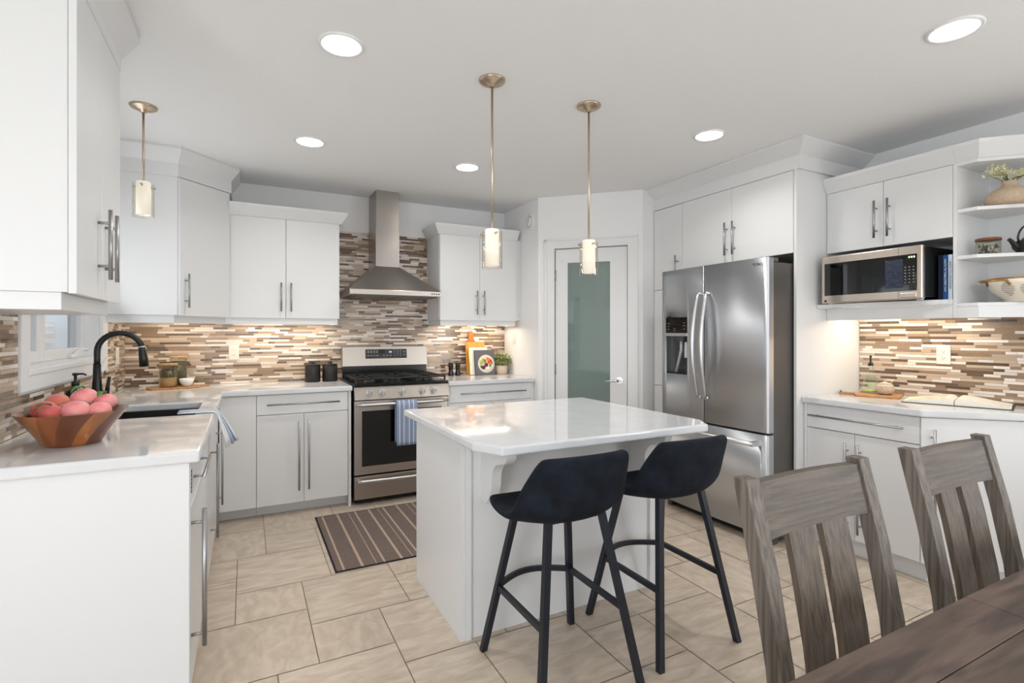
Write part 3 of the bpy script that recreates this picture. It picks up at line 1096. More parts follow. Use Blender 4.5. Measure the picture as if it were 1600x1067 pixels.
under_light(-.09, .62, 4.47, 4.50, 1.44, 2.6, 'warm light strip under the wall cabinet left of the hood')
under_light(-.68, -.25, 4.42, 4.45, 1.44, 1.1, 'warm light strip under the corner wall cabinet', )
under_light(1.56, 2.25, 4.47, 4.50, 1.44, 2.4, 'warm light strip under the wall cabinet right of the hood')
under_light(3.58, 3.61, 1.42, 2.03, 1.479, 2.6, 'warm light strip under the microwave shelf')
# ------------------------------------------------------------------ range hood
t = thing('range_hood', 'brushed steel chimney range hood above the stove', 'range hood', (1.1, 4.43, 1.62))
mesh_obj('chimney', MB().box(.970, 1.170, 4.38, B - .009, 1.87, 2.21).box(.974, 1.166, 4.384, B - .009, 2.21, C - .001), STEEL_D, t)
mb = MB()
zb, zt = 1.672, 1.885
lo = [(.722, 4.18), (1.476, 4.18), (1.476, B - .009), (.722, B - .009)]
hi = [(.968, 4.378), (1.172, 4.378), (1.172, B - .009), (.968, B - .009)]
vl = [mb.bm.verts.new((*p, zb)) for p in lo]
vh = [mb.bm.verts.new((*p, zt)) for p in hi]
for i in range(4):
    j = (i + 1) % 4
    mb.bm.faces.new((vl[i], vl[j], vh[j], vh[i]))
mb.bm.faces.new(vl[::-1])
mb.bm.faces.new(vh)
mesh_obj('canopy', mb, STEEL_D, t)
mesh_obj('rim_band', MB().box(.722, 1.476, 4.178, B - .009, 1.630, 1.6715, .002), STEEL_H, t)
mesh_obj('filter', MB().box(.75, 1.45, 4.20, 4.64, 1.622, 1.6295).box(.78, 1.085, 4.23, 4.6, 1.618, 1.622).box(1.115, 1.42, 4.23, 4.6, 1.618, 1.622), GREYSIDE, t)
for k in range(4):
    mesh_obj('button', MB().tube([(1.395 + k * .02, 4.179, 1.65), (1.395 + k * .02, 4.174, 1.65)], .006, 10), BLACKM, t)

# ------------------------------------------------------------------ stove
t = thing('stove', 'stainless steel gas stove with black cooktop and five knobs', 'stove', (1.11, 4.35, 0))
sx0, sx1 = .728, 1.486
mesh_obj('body', MB().box(sx0 + .002, sx1 - .002, 4.075, B - .03, .05, .905), BLACKM, t)
mesh_obj('cooktop', MB().box(sx0, sx1, 4.02, 4.60, .906, .935, .008), BLACKE, t)
mb = MB().prism([(3.995, .812), (4.075, .812), (4.075, .905), (4.03, .905)], sx0, sx1, .002,
                mtx=Matrix(((0, 0, 1, 0), (1, 0, 0, 0), (0, 1, 0, 0), (0, 0, 0, 1))))
cp = mesh_obj('control_panel', mb, STEEL_H, t)
for kx in (.838, .938, 1.094, 1.255, 1.351):
    mb = MB()
    z = .862
    y = 4.012
    mb.tube([(kx, y, z), (kx, y - .008, z)], .026, 24)
    mb.tube([(kx, y - .007, z), (kx, y - .036, z - .004)], [.021, .018], 24)
    mb.box(kx - .004, kx + .004, y - .042, y - .03, z - .02, z + .014, .002)
    mesh_obj('knob', mb, CHROME, cp, 'silver control knob')
mb = MB()
mb.box(sx0 + .008, sx1 - .008, 4.59, B - .03, .906, 1.04)
mesh_obj('rear_riser', mb, BLACKE, t)
bg = mesh_obj('backguard', MB().prism([(4.575, 1.036), (4.655, 1.036), (4.655, 1.20), (4.595, 1.20)], sx0 + .002, sx1 - .002, .004, mtx=Matrix(((0, 0, 1, 0), (1, 0, 0, 0), (0, 1, 0, 0), (0, 0, 0, 1)))), STEEL_H, t)
# display lies in the sloping face
bgm = axes((0, 4.575, 1.036), (1, 0, 0), (0, .02, .164))
disp = mesh_obj('display', MB().box(.925, 1.292, .062, .144, -.002, .0035, .001, mtx=bgm), BLACKG, bg)
mb = MB()
for cx, cy, ww in [(.95 + i * .026, .128, .012) for i in range(4)] + [(.95 + i * .026, .117, .014) for i in range(4)] + [(.95 + i * .026, .087, .014) for i in range(4)] + [(1.085 + i * .03, .087, .012) for i in range(3)] + [(1.185 + i * .025, yy, .005) for i in range(3) for yy in (.085, .102, .118, .133)] + [(1.27, .118, .014), (1.27, .09, .014)]:
    mb.box(cx - ww / 2, cx + ww / 2, cy - .0025, cy + .0025, .0036, .0042, mtx=bgm)
mesh_obj('button_marks', mb, mat('white_print', (190, 195, 200), .5), disp)
mb = MB()
for cx in (1.136, 1.144, 1.152):
    mb.box(cx - .0028, cx + .0028, .113, .124, .0036, .0042, mtx=bgm)
mesh_obj('clock_digits', mb, emission('clock_blue', (70, 150, 235), 1.2), disp)
text_mesh('lettering', 'SAMSUNG', .016, bgm @ Matrix.Translation((1.108, .032, .0036)), mat('pale_print', (225, 222, 218), .4), bg)
# burners and grates
for bx, by in ((.87, 4.16), (.87, 4.43), (1.107, 4.30), (1.345, 4.16), (1.345, 4.43)):
    mesh_obj('burner', MB().lathe([(0, .024), (.036, .024), (.04, .018), (.04, .010), (.05, .008), (.052, 0)], (bx, by, .9355), 20), IRON, t)
for gx0, gx1 in ((sx0 + .012, .974), (.978, 1.236), (1.24, sx1 - .012)):
    mb = MB()
    zt = .966
    for yy in (4.06, 4.295, 4.55):
        mb.bar((gx0, yy, zt), (gx1, yy, zt), .012, .012, bev=.003)
    for xx in (gx0 + .006, (gx0 + gx1) / 2, gx1 - .006):
        mb.bar((xx, 4.055, zt), (xx, 4.555, zt), .012, .012, bev=.003)
    for yy in (4.12, 4.18, 4.24, 4.36, 4.42, 4.48):
        mb.bar((gx0, yy, zt - .002), (gx0 + .07, yy, zt + .001), .008, .010)
        mb.bar((gx1 - .07, yy, zt - .002), (gx1, yy, zt + .001), .008, .010)
    for xx in (gx0 + .008, gx1 - .008):
        for yy in (4.065, 4.545):
            mb.box(xx - .006, xx + .006, yy - .006, yy + .006, .9352, zt)
    mesh_obj('grate', mb, IRON, t)
mb = MB().box(sx0 + .003, sx1 - .003, 4.03, 4.073, .235, .802, .003)
od = mesh_obj('oven_door', mb, STEEL_H, t)
mesh_obj('oven_window', MB().box(.787, 1.428, 4.027, 4.032, .298, .722, .001), BLACKG, od, 'black oven window glass')


def stove_handle(parent, z, zdrop=0):
    mb = MB()
    n = 14
    pts = [(sx0 + .02 + (sx1 - sx0 - .04) * k / n, 3.985 - .022 * math.sin(PI * k / n), z) for k in range(n + 1)]
    mb.tube(pts, .0125, 12)
    for xx in (sx0 + .035, sx1 - .035):
        mb.box(xx - .012, xx + .012, 3.985, 4.031, z - .010, z + .010, .003)
    return mesh_obj('handle', mb, CHROME, parent)


stove_handle(od, .775)
dr = mesh_obj('drawer', MB().box(sx0 + .003, sx1 - .003, 4.03, 4.073, .048, .222, .003), STEEL_H, t)
stove_handle(dr, .195)
mb = MB().box(sx0 + .03, sx1 - .03, 4.10, B - .05, 0, .05)
mesh_obj('base', mb, BLACKM, t)

# ------------------------------------------------------------------ refrigerator
t = thing('refrigerator', 'stainless steel french door refrigerator with ice dispenser', 'refrigerator', (3.2, 2.55, 0))
mesh_obj('body', MB().box(2.905, 3.62, 2.102, 2.998, .035, 1.765, .004), GREYSIDE, t)
fy0, fy1, fs = 2.093, 3.003, 2.575


def bulge(y):
    s_ = (y - (fy0 + fy1) / 2) / ((fy1 - fy0) / 2)
    return 2.832 + .016 * s_ * s_ + (.012 if abs(s_) > .985 else 0)


MX = Matrix(((0, 0, 1, 0), (1, 0, 0, 0), (0, 1, 0, 0), (0, 0, 0, 1)))   # (a,b,h) -> y=a, z=b, x=h


def fr_panel(name, ya, yb, za, zb, hole=None):
    n = 16
    ys = {ya, ya + .008, yb - .008, yb, *[ya + (yb - ya) * k / n for k in range(1, n)]}
    zs = {za, zb}
    if hole:
        ys |= {hole[0], hole[1]}
        zs |= {hole[2], hole[3]}
    mb = MB().cells(sorted(ys), sorted(zs), lambda a, b: not (hole and hole[0] < a < hole[1] and hole[2] < b < hole[3]), 2.902, 2.83, MX, zf=lambda y, z: bulge(y))
    o = mesh_obj(name, mb, STEEL_V, t)
    for p in o.data.polygons:
        p.use_smooth = abs(p.normal.x) > .9
    return o


hole = (2.733, 2.950, 1.018, 1.437)
dl = fr_panel('door', fs + .003, fy1, .702, 1.79, hole)
drr = fr_panel('door', fy0, fs - .003, .702, 1.79)
fz = fr_panel('freezer_drawer', fy0, fy1, .066, .688)
dsp = mesh_obj('dispenser', MB().box(2.888, 2.901, hole[0], hole[1], hole[2], 1.30), mat('dispenser_grey', (62, 62, 64), .35), dl, 'dark dispenser recess')
mesh_obj('screen', MB().box(2.838, 2.86, hole[0] + .001, hole[1] - .001, 1.322, hole[3] - .001, .002), BLACKG, dsp, 'black control screen')
mb = MB()
for yy, zz in ((2.92, 1.39), (2.92, 1.37), (2.92, 1.35), (2.765, 1.395), (2.765, 1.375), (2.765, 1.35), (2.86, 1.355), (2.86, 1.34)):
    mb.box(2.8374, 2.839, yy - .012, yy + .012, zz - .003, zz + .003)
mesh_obj('screen_marks', mb, mat('dim_print', (92, 95, 100), .5), dsp)
mesh_obj('trim_strip', MB().box(2.832, 2.87, hole[0] + .001, hole[1] - .001, 1.298, 1.3215, .003), CHROME, dsp)
mesh_obj('nozzle', MB().prism([(2.77, 1.298), (2.85, 1.298), (2.838, 1.262), (2.78, 1.262)], 2.845, 2.887, mtx=MX), mat('nozzle_grey', (78, 78, 80), .4), dsp)
mb = MB().tube([(2.86, 2.812, 1.262), (2.853, 2.806, 1.20), (2.862, 2.845, 1.10), (2.86, 2.866, 1.022)], [.012, .012, .010, .011], 10)
mesh_obj('water_hose', mb, mat('hose_grey', (165, 165, 168), .3), dsp)
mesh_obj('ice_lever', MB().prism([(2.752, 1.255), (2.775, 1.255), (2.778, 1.14), (2.745, 1.14)], 2.852, 2.866, .003, mtx=MX), mat('clear_plastic', (205, 208, 210), .15), dsp)
mesh_obj('drip_tray', MB().box(2.845, 2.9, hole[0] + .001, hole[1] - .001, hole[2] + .0005, hole[2] + .012), BLACKM, dsp)


def fr_handle(parent, y, lean):
    mb = MB()
    n = 16
    pts = [(2.802 - .05 * math.sin(PI * k / n), y + lean * math.sin(PI * k / n), .875 + .72 * k / n) for k in range(n + 1)]
    mb.tube(pts, [.010 + .004 * math.sin(PI * k / n) for k in range(n + 1)], 12)
    for k in (0, n):
        mb.tube([(2.84, pts[k][1], pts[k][2]), pts[k]], .011, 10)
    return mesh_obj('handle', mb, CHROME, parent)


fr_handle(dl, 2.603, .006)
fr_handle(drr, 2.535, -.004)
mb = MB().tube([(2.775, 2.955, .634), (2.768, 2.55, .634), (2.775, 2.14, .634)], .0145, 12)
for yy in (2.945, 2.15):
    mb.box(2.765, 2.848, yy - .014, yy + .014, .618, .650, .004)
mesh_obj('handle', mb, CHROME, fz)
mesh_obj('base_grille', MB().box(2.93, 2.95, 2.11, 2.99, .0, .06), BLACKM, t)
for yy in (2.125, 2.975):
    mesh_obj('foot', MB().box(2.90, 2.96, yy - .02, yy + .02, 0, .062, .004), GREYSIDE, t)
for yy in (2.13, 2.965):
    mesh_obj('hinge_cover', MB().box(2.86, 2.96, yy - .03, yy + .03, 1.7655, 1.792, .004), GREYSIDE, t)
text_mesh('lettering', 'SAMSUNG', .0235, axes((bulge(2.178) - .0005, 2.178, 1.752), (0, -1, 0), (0, 0, 1)), mat('grey_print', (70, 70, 72), .4), drr)

# ------------------------------------------------------------------ microwave and cookbooks
t = thing('microwave', 'stainless steel microwave oven on the shelf under the wall cabinet', 'microwave', (3.45, 1.75, 1.504))
my0, my1, mz0, mz1 = 1.467, 2.022, 1.522, 1.804
mesh_obj('case', MB().box(3.30, 3.66, my0 + .004, my1 - .004, mz0, mz1 - .004, .004), BLACKM, t)
mf = mesh_obj('front_frame', MB().box(3.268, 3.2995, my0, my1, mz0 - .014, mz1, .007), STEEL_HY, t)
mw = mesh_obj('door_window', MB().box(3.2655, 3.2685, 1.4925, 2.0005, 1.556, 1.758, .001), BLACKG, t, 'black glass door with control panel')
mb = MB()
for k in range(6):
    for j in range(3):
        mb.box(3.2645, 3.2656, 1.505 + j * .02, 1.512 + j * .02, 1.60 + k * .017, 1.605 + k * .017)
mesh_obj('keypad_marks', mb, mat('pale_grey_print', (140, 142, 148), .5), mw)
mb = MB()
for k in range(3):
    mb.box(3.2644, 3.2656, 1.502 + k * .012, 1.509 + k * .012, 1.737, 1.747)
mesh_obj('clock_digits', mb, emission('clock_green', (120, 220, 70), 1.2), mw)
mesh_obj('protective_film', MB().box(3.2642, 3.2655, 1.56, 1.65, 1.575, 1.735), mat('crinkled_film', (38, 46, 68), .25, bump=((40, 40, 40), 1, .01)), mw)
mesh_obj('open_button', MB().box(3.2645, 3.2675, 1.495, 1.575, 1.519, 1.546, .003), STEEL_HY, mf)
mb = MB().box(3.2672, 3.2682, 1.5835, 1.5845, mz0 - .01, 1.555).box(3.2672, 3.2682, 1.5835, 1.5845, 1.759, mz1 - .004)
mesh_obj('door_gap', mb, DARKGAP, mf)
mesh_obj('badge', MB().tube([(3.2685, 1.995, 1.523), (3.2665, 1.995, 1.523)], .0075, 16), BLACKM, mf)
for yy in (1.50, 1.985):
    for xx in (3.315, 3.64):
        mesh_obj('foot', MB().box(xx - .012, xx + .012, yy - .012, yy + .012, 1.5045, 1.5225), TRIM, t)
PAPER = mat('book_paper', (236, 230, 218), .7)


def upright_book(label, y0, y1, x0, x1, z0, z1, cover, spine_text, tcol, tsize, extra=None):
    t = thing('cookbook', label, 'book', ((x0 + x1) / 2, (y0 + y1) / 2, z0), group='cookbooks beside the microwave')
    cm = mat('cover_' + label[:14].replace(' ', '_'), cover, .35)
    mb = MB()
    mb.box(x0, x1, y0, y0 + .003, z0, z1, .0008)
    mb.box(x0, x1, y1 - .003, y1, z0, z1, .0008)
    mb.box(x0, x0 + .004, y0, y1, z0, z1, .0008)
    cv = mesh_obj('cover', mb, cm, t)
    mesh_obj('pages', MB().box(x0 + .0045, x1 - .006, y0 + .0032, y1 - .0032, z0 + .004, z1 - .004), PAPER, t)
    if spine_text:
        # spine lettering reads downwards
        text_mesh('lettering', spine_text, tsize, axes((x0 - .0004, (y0 + y1) / 2, (z0 + z1) / 2 + .01), (0, 0, -1), (0, -1, 0)), mat('print_%d' % sum(tcol), tcol, .5), cv)
    return t, cv


upright_book('dark navy cookbook against the microwave side', 1.4325, 1.462, 3.42, 3.64, 1.5045, 1.752, (18, 28, 52), None, (0, 0, 0), .01)
b2, cv = upright_book('blue spined cookbook beside the microwave', 1.409, 1.432, 3.40, 3.62, 1.5045, 1.748, (14, 74, 136), 'EARTH TO TABLE EVERY DAY', (225, 230, 235), .0135)
b3, cv = upright_book('pale blue spined cookbook against the shelf panel', 1.3860, 1.4085, 3.40, 3.62, 1.5045, 1.748, (196, 212, 226), 'EARTH TO TABLE BAKES', (60, 70, 90), .0135)

# ------------------------------------------------------------------ lights on the ceiling
GLOW = emission('downlight_glow', (255, 250, 240), 14)
DLP = [((.355, 2.248), 'recessed ceiling light nearest the top left of the room'), ((2.507, 1.017), 'recessed ceiling light above the dining table'),
       ((.357, 3.476), 'recessed ceiling light in front of the left back cabinets'), ((1.431, 3.486), 'recessed ceiling light in front of the range hood'),
       ((2.513, 2.245), 'recessed ceiling light in front of the refrigerator')]
for k, ((x, y), lb) in enumerate(DLP):
    t = thing('recessed_light', lb, 'ceiling light', (x, y, C), group='recessed ceiling lights')
    mesh_obj('trim_ring', MB().lathe([(.094, 0), (.094, -.004), (.086, -.008), (.078, -.006), (.076, -.0005), (.094, 0)], (x, y, C), 32), TRIM, t)
    mesh_obj('lens', MB().lathe([(0, -.0028), (.0765, -.0028), (.0765, -.0012), (0, -.0012)], (x, y, C), 32), GLOW, t)
    lamp('downlight', 'AREA', (x, y, C - .012), (0, 0, 0), 3.6, (1, .98, .95), .15, shape='DISK', spread=R(140))

# ------------------------------------------------------------------ pendants
SHADE = mat('opal_shade', (242, 239, 232), .25, emit=(255, 249, 240), estr=.30)
CLEAR = thin_glass('clear_shade_glass', (253, 251, 247))


def pendant(x, y, ztop, label):
    t = thing('pendant_light', label, 'pendant light', (x, y, C), group='pendant lights')
    mesh_obj('canopy', MB().lathe([(0, -.034), (.014, -.034), (.018, -.024), (.036, -.020), (.044, -.014), (.060, -.011), (.064, -.006), (.064, -.0005), (0, -.0005)], (x, y, C), 32), BRASSN, t)
    mesh_obj('stem', MB().tube([(x, y, C - .03), (x, y, ztop - .012)], .0055, 10), BRASSN, t)
    h = .188
    sh = mesh_obj('inner_shade', MB().lathe([(0, -.001), (.030, -.001), (.034, -.005), (.034, -h + .012), (.031, -h + .012), (.031, -.01), (0, -.01)], (x, y, ztop), 28), SHADE, t)
    mesh_obj('outer_glass', MB().lathe([(.047, -.012), (.049, -.012), (.049, -h), (.047, -h), (.047, -.012)], (x, y, ztop), 32), CLEAR, t)
    for k in range(3):
        a_ = 2 * PI * k / 3 + .5
        c_, s_ = math.cos(a_), math.sin(a_)
        mesh_obj('pin', MB().tube([(x + .030 * c_, y + .030 * s_, ztop - .024), (x + .057 * c_, y + .057 * s_, ztop - .024)], .005, 8), BRASSN, t)


pendant(1.045, 2.233, 1.817, 'glass pendant light above the island, the one nearer the stove')
pendant(1.619, 2.248, 1.815, 'glass pendant light hanging in front of the pantry door')
pendant(-.487, 3.343, 2.127, 'glass pendant light hanging on a short rod above the sink')

# ------------------------------------------------------------------ wall plates and vent
PLATE = mat('ivory_plate', (226, 222, 214), .35)


def plate(name, m4, wd, ht, label, kind):
    """m4: local x along wall, y up, z out"""
    mb = MB().box(-wd / 2, wd / 2, -ht / 2, ht / 2, 0, .006, .002, mtx=m4)
    t = thing(name, label, kind, tuple(m4.translation), group='wall plates')
    mesh_obj('cover_plate', mb, PLATE, t)
    if kind == 'outlet':
        for s_ in (-1, 1):
            f = mesh_obj('socket', MB().box(-.017, .017, s_ * .021 - .014, s_ * .021 + .014, .0055, .0075, .001, mtx=m4), PLATE, t)
            mb = MB()
            for xx in (-.006, .006):
                mb.box(xx - .001, xx + .001, s_ * .021 - .003, s_ * .021 + .006, .0074, .0078, mtx=m4)
            mb.box(-.002, .002, s_ * .021 - .010, s_ * .021 - .006, .0074, .0078, mtx=m4)
            mesh_obj('slots', mb, DARKGAP, f)
    else:
        mesh_obj('rocker', MB().box(-.016, .016, -.032, .032, .0055, .0095, .0015, mtx=m4), PLATE, t)


plate('outlet', axes((-.087, B - .0082, 1.167), (1, 0, 0), (0, 0, 1)), .072, .115, 'white wall outlet on the mosaic left of the black canisters', 'outlet')
plate('outlet', axes((RW - .0082, 1.583, 1.189), (0, -1, 0), (0, 0, 1)), .072, .115, 'white wall outlet on the mosaic above the open cookbook', 'outlet')
plate('light_switch', axes((L + .0082, 4.40, 1.165), (0, 1, 0), (0, 0, 1)), .09, .118, 'white switch plate on the mosaic between window and corner', 'light switch')
plate('light_switch', axes((2.3248, 4.46, 1.27), (0, -1, 0), (0, 0, 1)), .07, .115, 'white switch plate on the pantry side wall', 'light switch')
t = thing('wall_vent', 'round white vent high on the pantry side wall', 'vent', (2.325, 4.14, 2.365))
vm = axes((2.3248, 4.14, 2.345), (0, -1, 0), (0, 0, 1))
mesh_obj('rim', MB().lathe([(.075, 0), (.075, .008), (.060, .012), (.052, .010), (.052, 0), (.075, 0)], n=32, mtx=vm), TRIM, t)
mesh_obj('disc', MB().lathe([(0, .018), (.040, .018), (.046, .012), (.046, .002), (0, .002)], n=32, mtx=vm), TRIM, t)

# ------------------------------------------------------------------ sink, faucet, soap, bowl of peaches
SINKM = mat('black_granite', (18, 18, 19), .45, noise=((200, 200, 200), 2, (30, 30, 32)))
mb = MB()
x0, x1, y0, y1 = SK[0] - .012, SK[1] + .012, SK[2] - .012, SK[3] + .012
zt, zb = CT - CTH - .001, .68
mb.cells([x0 - .012, x0, x1, x1 + .012], [y0 - .012, y0, y1, y1 + .012], lambda a, b: not (x0 < a < x1 and y0 < b < y1), zb, zt)
mb.box(x0 - .012, x1 + .012, y0 - .012, y1 + .012, zb - .012, zb)
t = thing('sink', 'black undermount sink in the left countertop', 'sink', ((x0 + x1) / 2, (y0 + y1) / 2, zb))
mesh_obj('basin', mb, SINKM, t)
mesh_obj('drain', MB().lathe([(0, .004), (.03, .004), (.04, .001), (.042, 0), (0, 0)], (-.42, 3.25, zb + .0005), 24), CHROME, t)

fx, fy = -.695, 3.40
t = thing('faucet', 'matt black gooseneck faucet behind the sink', 'faucet', (fx, fy, CT))
mb = MB().tube([(fx, fy, CT), (fx, fy, CT + .006), (fx, fy, CT + .03), (fx, fy, CT + .16), (fx, fy, CT + .24)], [.032, .032, .029, .019, .0165], 18)
mesh_obj('body', mb, BLACKM, t)
pts = [(fx, fy, CT + .238)]
rr = .098
zc = 1.223
for k in range(0, 15):
    a_ = PI - k / 14 * (PI * .93)
    pts.append((fx + rr + rr * math.cos(a_), fy, zc + rr * math.sin(a_)))
mesh_obj('spout', MB().tube([(fx, fy, CT + .235), (fx, fy, 1.18)] + pts[1:], .0145, 16), BLACKM, t)
e = Vector(pts[-1])
mb = MB().tube([e + Vector((-.001, 0, .004)), e + Vector((.001, 0, -.02)), e + Vector((.006, 0, -.06)), e + Vector((.010, 0, -.105))], [.0155, .0175, .021, .0225], 18)
sh = mesh_obj('spray_head', mb, BLACKM, t)
mesh_obj('collar', MB().tube([e + Vector((-.0015, 0, .006)), e + Vector((-.0005, 0, -.001))], .0165, 18), CHROME, t)
mb = MB().tube([(fx + .01, fy, CT + .085), (fx + .045, fy, CT + .085)], .012, 12).tube([(fx + .04, fy, CT + .08), (fx + .045, fy, CT + .12), (fx + .052, fy, CT + .17)], [.012, .009, .007], 12)
mesh_obj('lever', mb, BLACKM, t)

sx, sy = -.715, 3.10
t = thing('soap_dispenser', 'black pump soap bottle behind the peach bowl', 'soap dispenser', (sx, sy, CT))
mesh_obj('bottle', MB().lathe([(0, 0), (.036, 0), (.038, .004), (.038, .105), (.034, .125), (.018, .14), (.014, .146), (.014, .158), (0, .158)], (sx, sy, CT + .0005), 24), mat('dark_glass', (14, 13, 13), .08), t)
mesh_obj('label_band', MB().lathe([(.0386, .03), (.0388, .03), (.0388, .085), (.0386, .085)], (sx, sy, CT), 24), mat('soap_label', (215, 212, 206), .5), t)
mb = MB().lathe([(0, .155), (.016, .155), (.016, .172), (.006, .174), (.006, .20), (.012, .202), (.012, .212), (0, .214)], (sx, sy, CT), 16)
mb.tube([(sx, sy, CT + .208), (sx + .03, sy - .004, CT + .208), (sx + .042, sy - .005, CT + .202)], .0045, 8)
mesh_obj('pump', mb, BLACKM, t)

bx, by = -.560, 2.395
WOODB = [mat('acacia_honey', (178, 112, 54), .3, noise=((14, 14, 3), 5, (132, 74, 34)), coat=.3), mat('acacia_brown', (120, 68, 38), .3, noise=((16, 16, 3), 5, (88, 46, 26)), coat=.3),
         mat('acacia_red', (146, 84, 42), .3, noise=((16, 16, 3), 5, (110, 58, 30)), coat=.3)]
rb = random.Random(4)
stv = []
set_ = []
while len(stv) < 72:
    stv += [(0, 1, 2, 0, 2, 1)[len(set_) % 6]] * rb.choice((4, 5, 6)); set_.append(0)
t = thing('fruit_bowl', 'round wooden stave bowl holding peaches on the peninsula counter', 'bowl', (bx, by, CT))
prof = [(0, 0), (.080, 0), (.085, .004), (.092, .016), (.099, .028), (.106, .040), (.114, .052), (.122, .064), (.131, .076), (.140, .088), (.149, .100), (.157, .112), (.163, .119), (.165, .1205), (.160, .1195), (.141, .097), (.119, .064), (.098, .034), (.078, .014), (0, .011)]
mesh_obj('body', MB().lathe(prof, (bx, by, CT + .0005), 72, mif=lambda k, i: stv[k % 72], twist=3.4), WOODB, t)


def peach_mat(name, c1, c2):
    m = mat(name, c1, .55, noise=((9, 9, 9), 3, c2, .38, .66), sheen=.3)
    return m


PM1 = peach_mat('peach_skin_pink', (232, 118, 126), (246, 186, 176))
PM2 = peach_mat('peach_skin_red', (214, 84, 92), (238, 140, 122))
PM3 = peach_mat('peach_skin_blush', (226, 104, 108), (240, 176, 130))
LEAF = mat('peach_leaf', (86, 142, 52), .4)
PE = [((-.688, 2.455, 1.034), .044, PM2, 0, 'red peach at the left rim of the bowl'),
      ((-.665, 2.535, 1.056), .042, PM3, 0, 'blushed peach at the back left of the bowl'),
      ((-.643, 2.375, 1.026), .040, PM2, 1, 'small red peach with a leaf at the front left of the bowl'),
      ((-.548, 2.318, 1.042), .045, PM1, 0, 'large pale pink peach at the front middle of the bowl'),
      ((-.545, 2.43, 1.080), .046, PM1, 1, 'topmost pink peach with a leaf in the bowl'),
      ((-.472, 2.332, 1.038), .039, PM1, 0, 'pale pink peach at the front right of the bowl'),
      ((-.466, 2.410, 1.064), .037, PM1, 1, 'pink peach with a leaf at the right rim of the bowl'),
      ((-.613, 2.462, 1.028), .034, PM1, 0, 'pale peach half hidden in the middle of the bowl'),
      ((-.600, 2.320, .990), .030, PM3, 1, 'peach low between the two front peaches of the bowl')]
PE = [((bx + (c[0] + .578) * .84, by + (c[1] - 2.395) * .84, CT + .016 + (c[2] - CT) * .90), r * .86, m, lf, lb) for c, r, m, lf, lb in PE]
for k, (c, r, m, lf, lb) in enumerate(PE):
    t = thing('peach', lb, 'peach', (c[0], c[1], c[2] - r), group='peaches in the wooden bowl')
    mb = MB().ball(c, r, 4, (1.06, 1.0, .94))
    cv_ = Vector(c)
    ax = Vector((math.cos(k * 2.1), math.sin(k * 2.1), 0))
    for v in mb.bm.verts:
        d = (v.co - cv_)
        s_ = abs(d.cross(Vector((0, 0, 1))).normalized().dot(ax)) if d.xy.length > 1e-5 else 0
        if d.dot(Vector((ax.y, -ax.x, 0))) > 0 and False:
            pass
        top = max(0, d.z / r)
        v.co -= d * .05 * top ** 6
    mesh_obj('fruit', mb, m, t)
    if lf:
        mb = MB()
        n = 6
        dirv = Vector((-.75 + .1 * k, -.45, 0)).normalized() if k != 8 else Vector((.2, .3, 0)).normalized()
        sdv = Vector((-dirv.y, dirv.x, 0))
        base = cv_ + Vector((0, 0, r * .93)) - Vector((0, 0, 0))
        rows = []
        for q in range(n + 1):
            s_ = q / n
            wd = .013 * math.sin(PI * min(1, s_ * .93 + .07)) ** .8
            p = base + dirv * .05 * s_ + Vector((0, 0, .012 * math.sin(PI * s_) - .012 * s_))
            rows.append([mb.bm.verts.new(p + sdv * wd * e_ + Vector((0, 0, .004 * abs(e_)))) for e_ in (-1, 0, 1)])
        for ra, rb_ in zip(rows, rows[1:]):
            for q in range(2):
                f = mb.bm.faces.new((ra[q], ra[q + 1], rb_[q + 1], rb_[q]))
                f.smooth = True
        lo_ = mesh_obj('leaf', mb, LEAF, t)
        md = lo_.modifiers.new('thick', 'SOLIDIFY')
        md.thickness = .0012

# towel over the counter edge at the sink
BLUEW = mat('linen_white', (222, 224, 228), .9)
BLUE = mat('linen_blue_stripe', (128, 146, 178), .9)
GREYB = mat('linen_grey_blue', (150, 158, 176), .9)


def towel(name, path, width_dir, ny, label, mats, pattern, loc, flare=None, thick=.004):
    """path: list of points of the centre line of one edge; stripes run along the path"""
    mb = MB()
    W = Vector(width_dir)
    rows = []
    for i, p in enumerate(path):
        s_ = i / (len(path) - 1)
        row = []
        for k in range(ny + 1):
            q = Vector(p) + W * (k / ny)
            if flare:
                q += Vector(flare(s_, k / ny))
            row.append(mb.bm.verts.new(q))
        rows.append(row)
    for a_, b_ in zip(rows, rows[1:]):
        for k in range(ny):
            f = mb.bm.faces.new((a_[k], a_[k + 1], b_[k + 1], b_[k]))
            f.material_index = pattern[k % len(pattern)]
            f.smooth = True
    o = mesh_obj(name, mb, mats, loc=loc)
    md = o.modifiers.new('thick', 'SOLIDIFY')
    md.thickness = thick
    md.offset = 0
    tag(o, label, 'towel', 'striped dish towels')
    return o


path = [(-.30, 2.99, CT + .005), (-.24, 2.99, CT + .005), (-.18, 2.99, CT + .005), (-.145, 2.99, CT + .004), (-.130, 2.99, CT - .006), (-.124, 2.99, CT - .03), (-.112, 2.99, CT - .08), (-.100, 2.99, CT - .13), (-.092, 2.99, CT - .18)]
towel('dish_towel', path, (0, .13, 0), 13, 'striped dish towel draped over the counter edge by the sink', [BLUEW, BLUE, GREYB], [0, 0, 2, 0, 1, 0, 2], (-.2, 3.05, CT),
      flare=lambda s_, w_: (.010 * math.sin(w_ * 14) * max(0, s_ - .5) * 2 + .10 * max(0, s_ - .55) * w_, .10 * max(0, s_ - .5) * w_, .004 * math.sin(w_ * PI) * (1 if s_ < .45 else 0)))
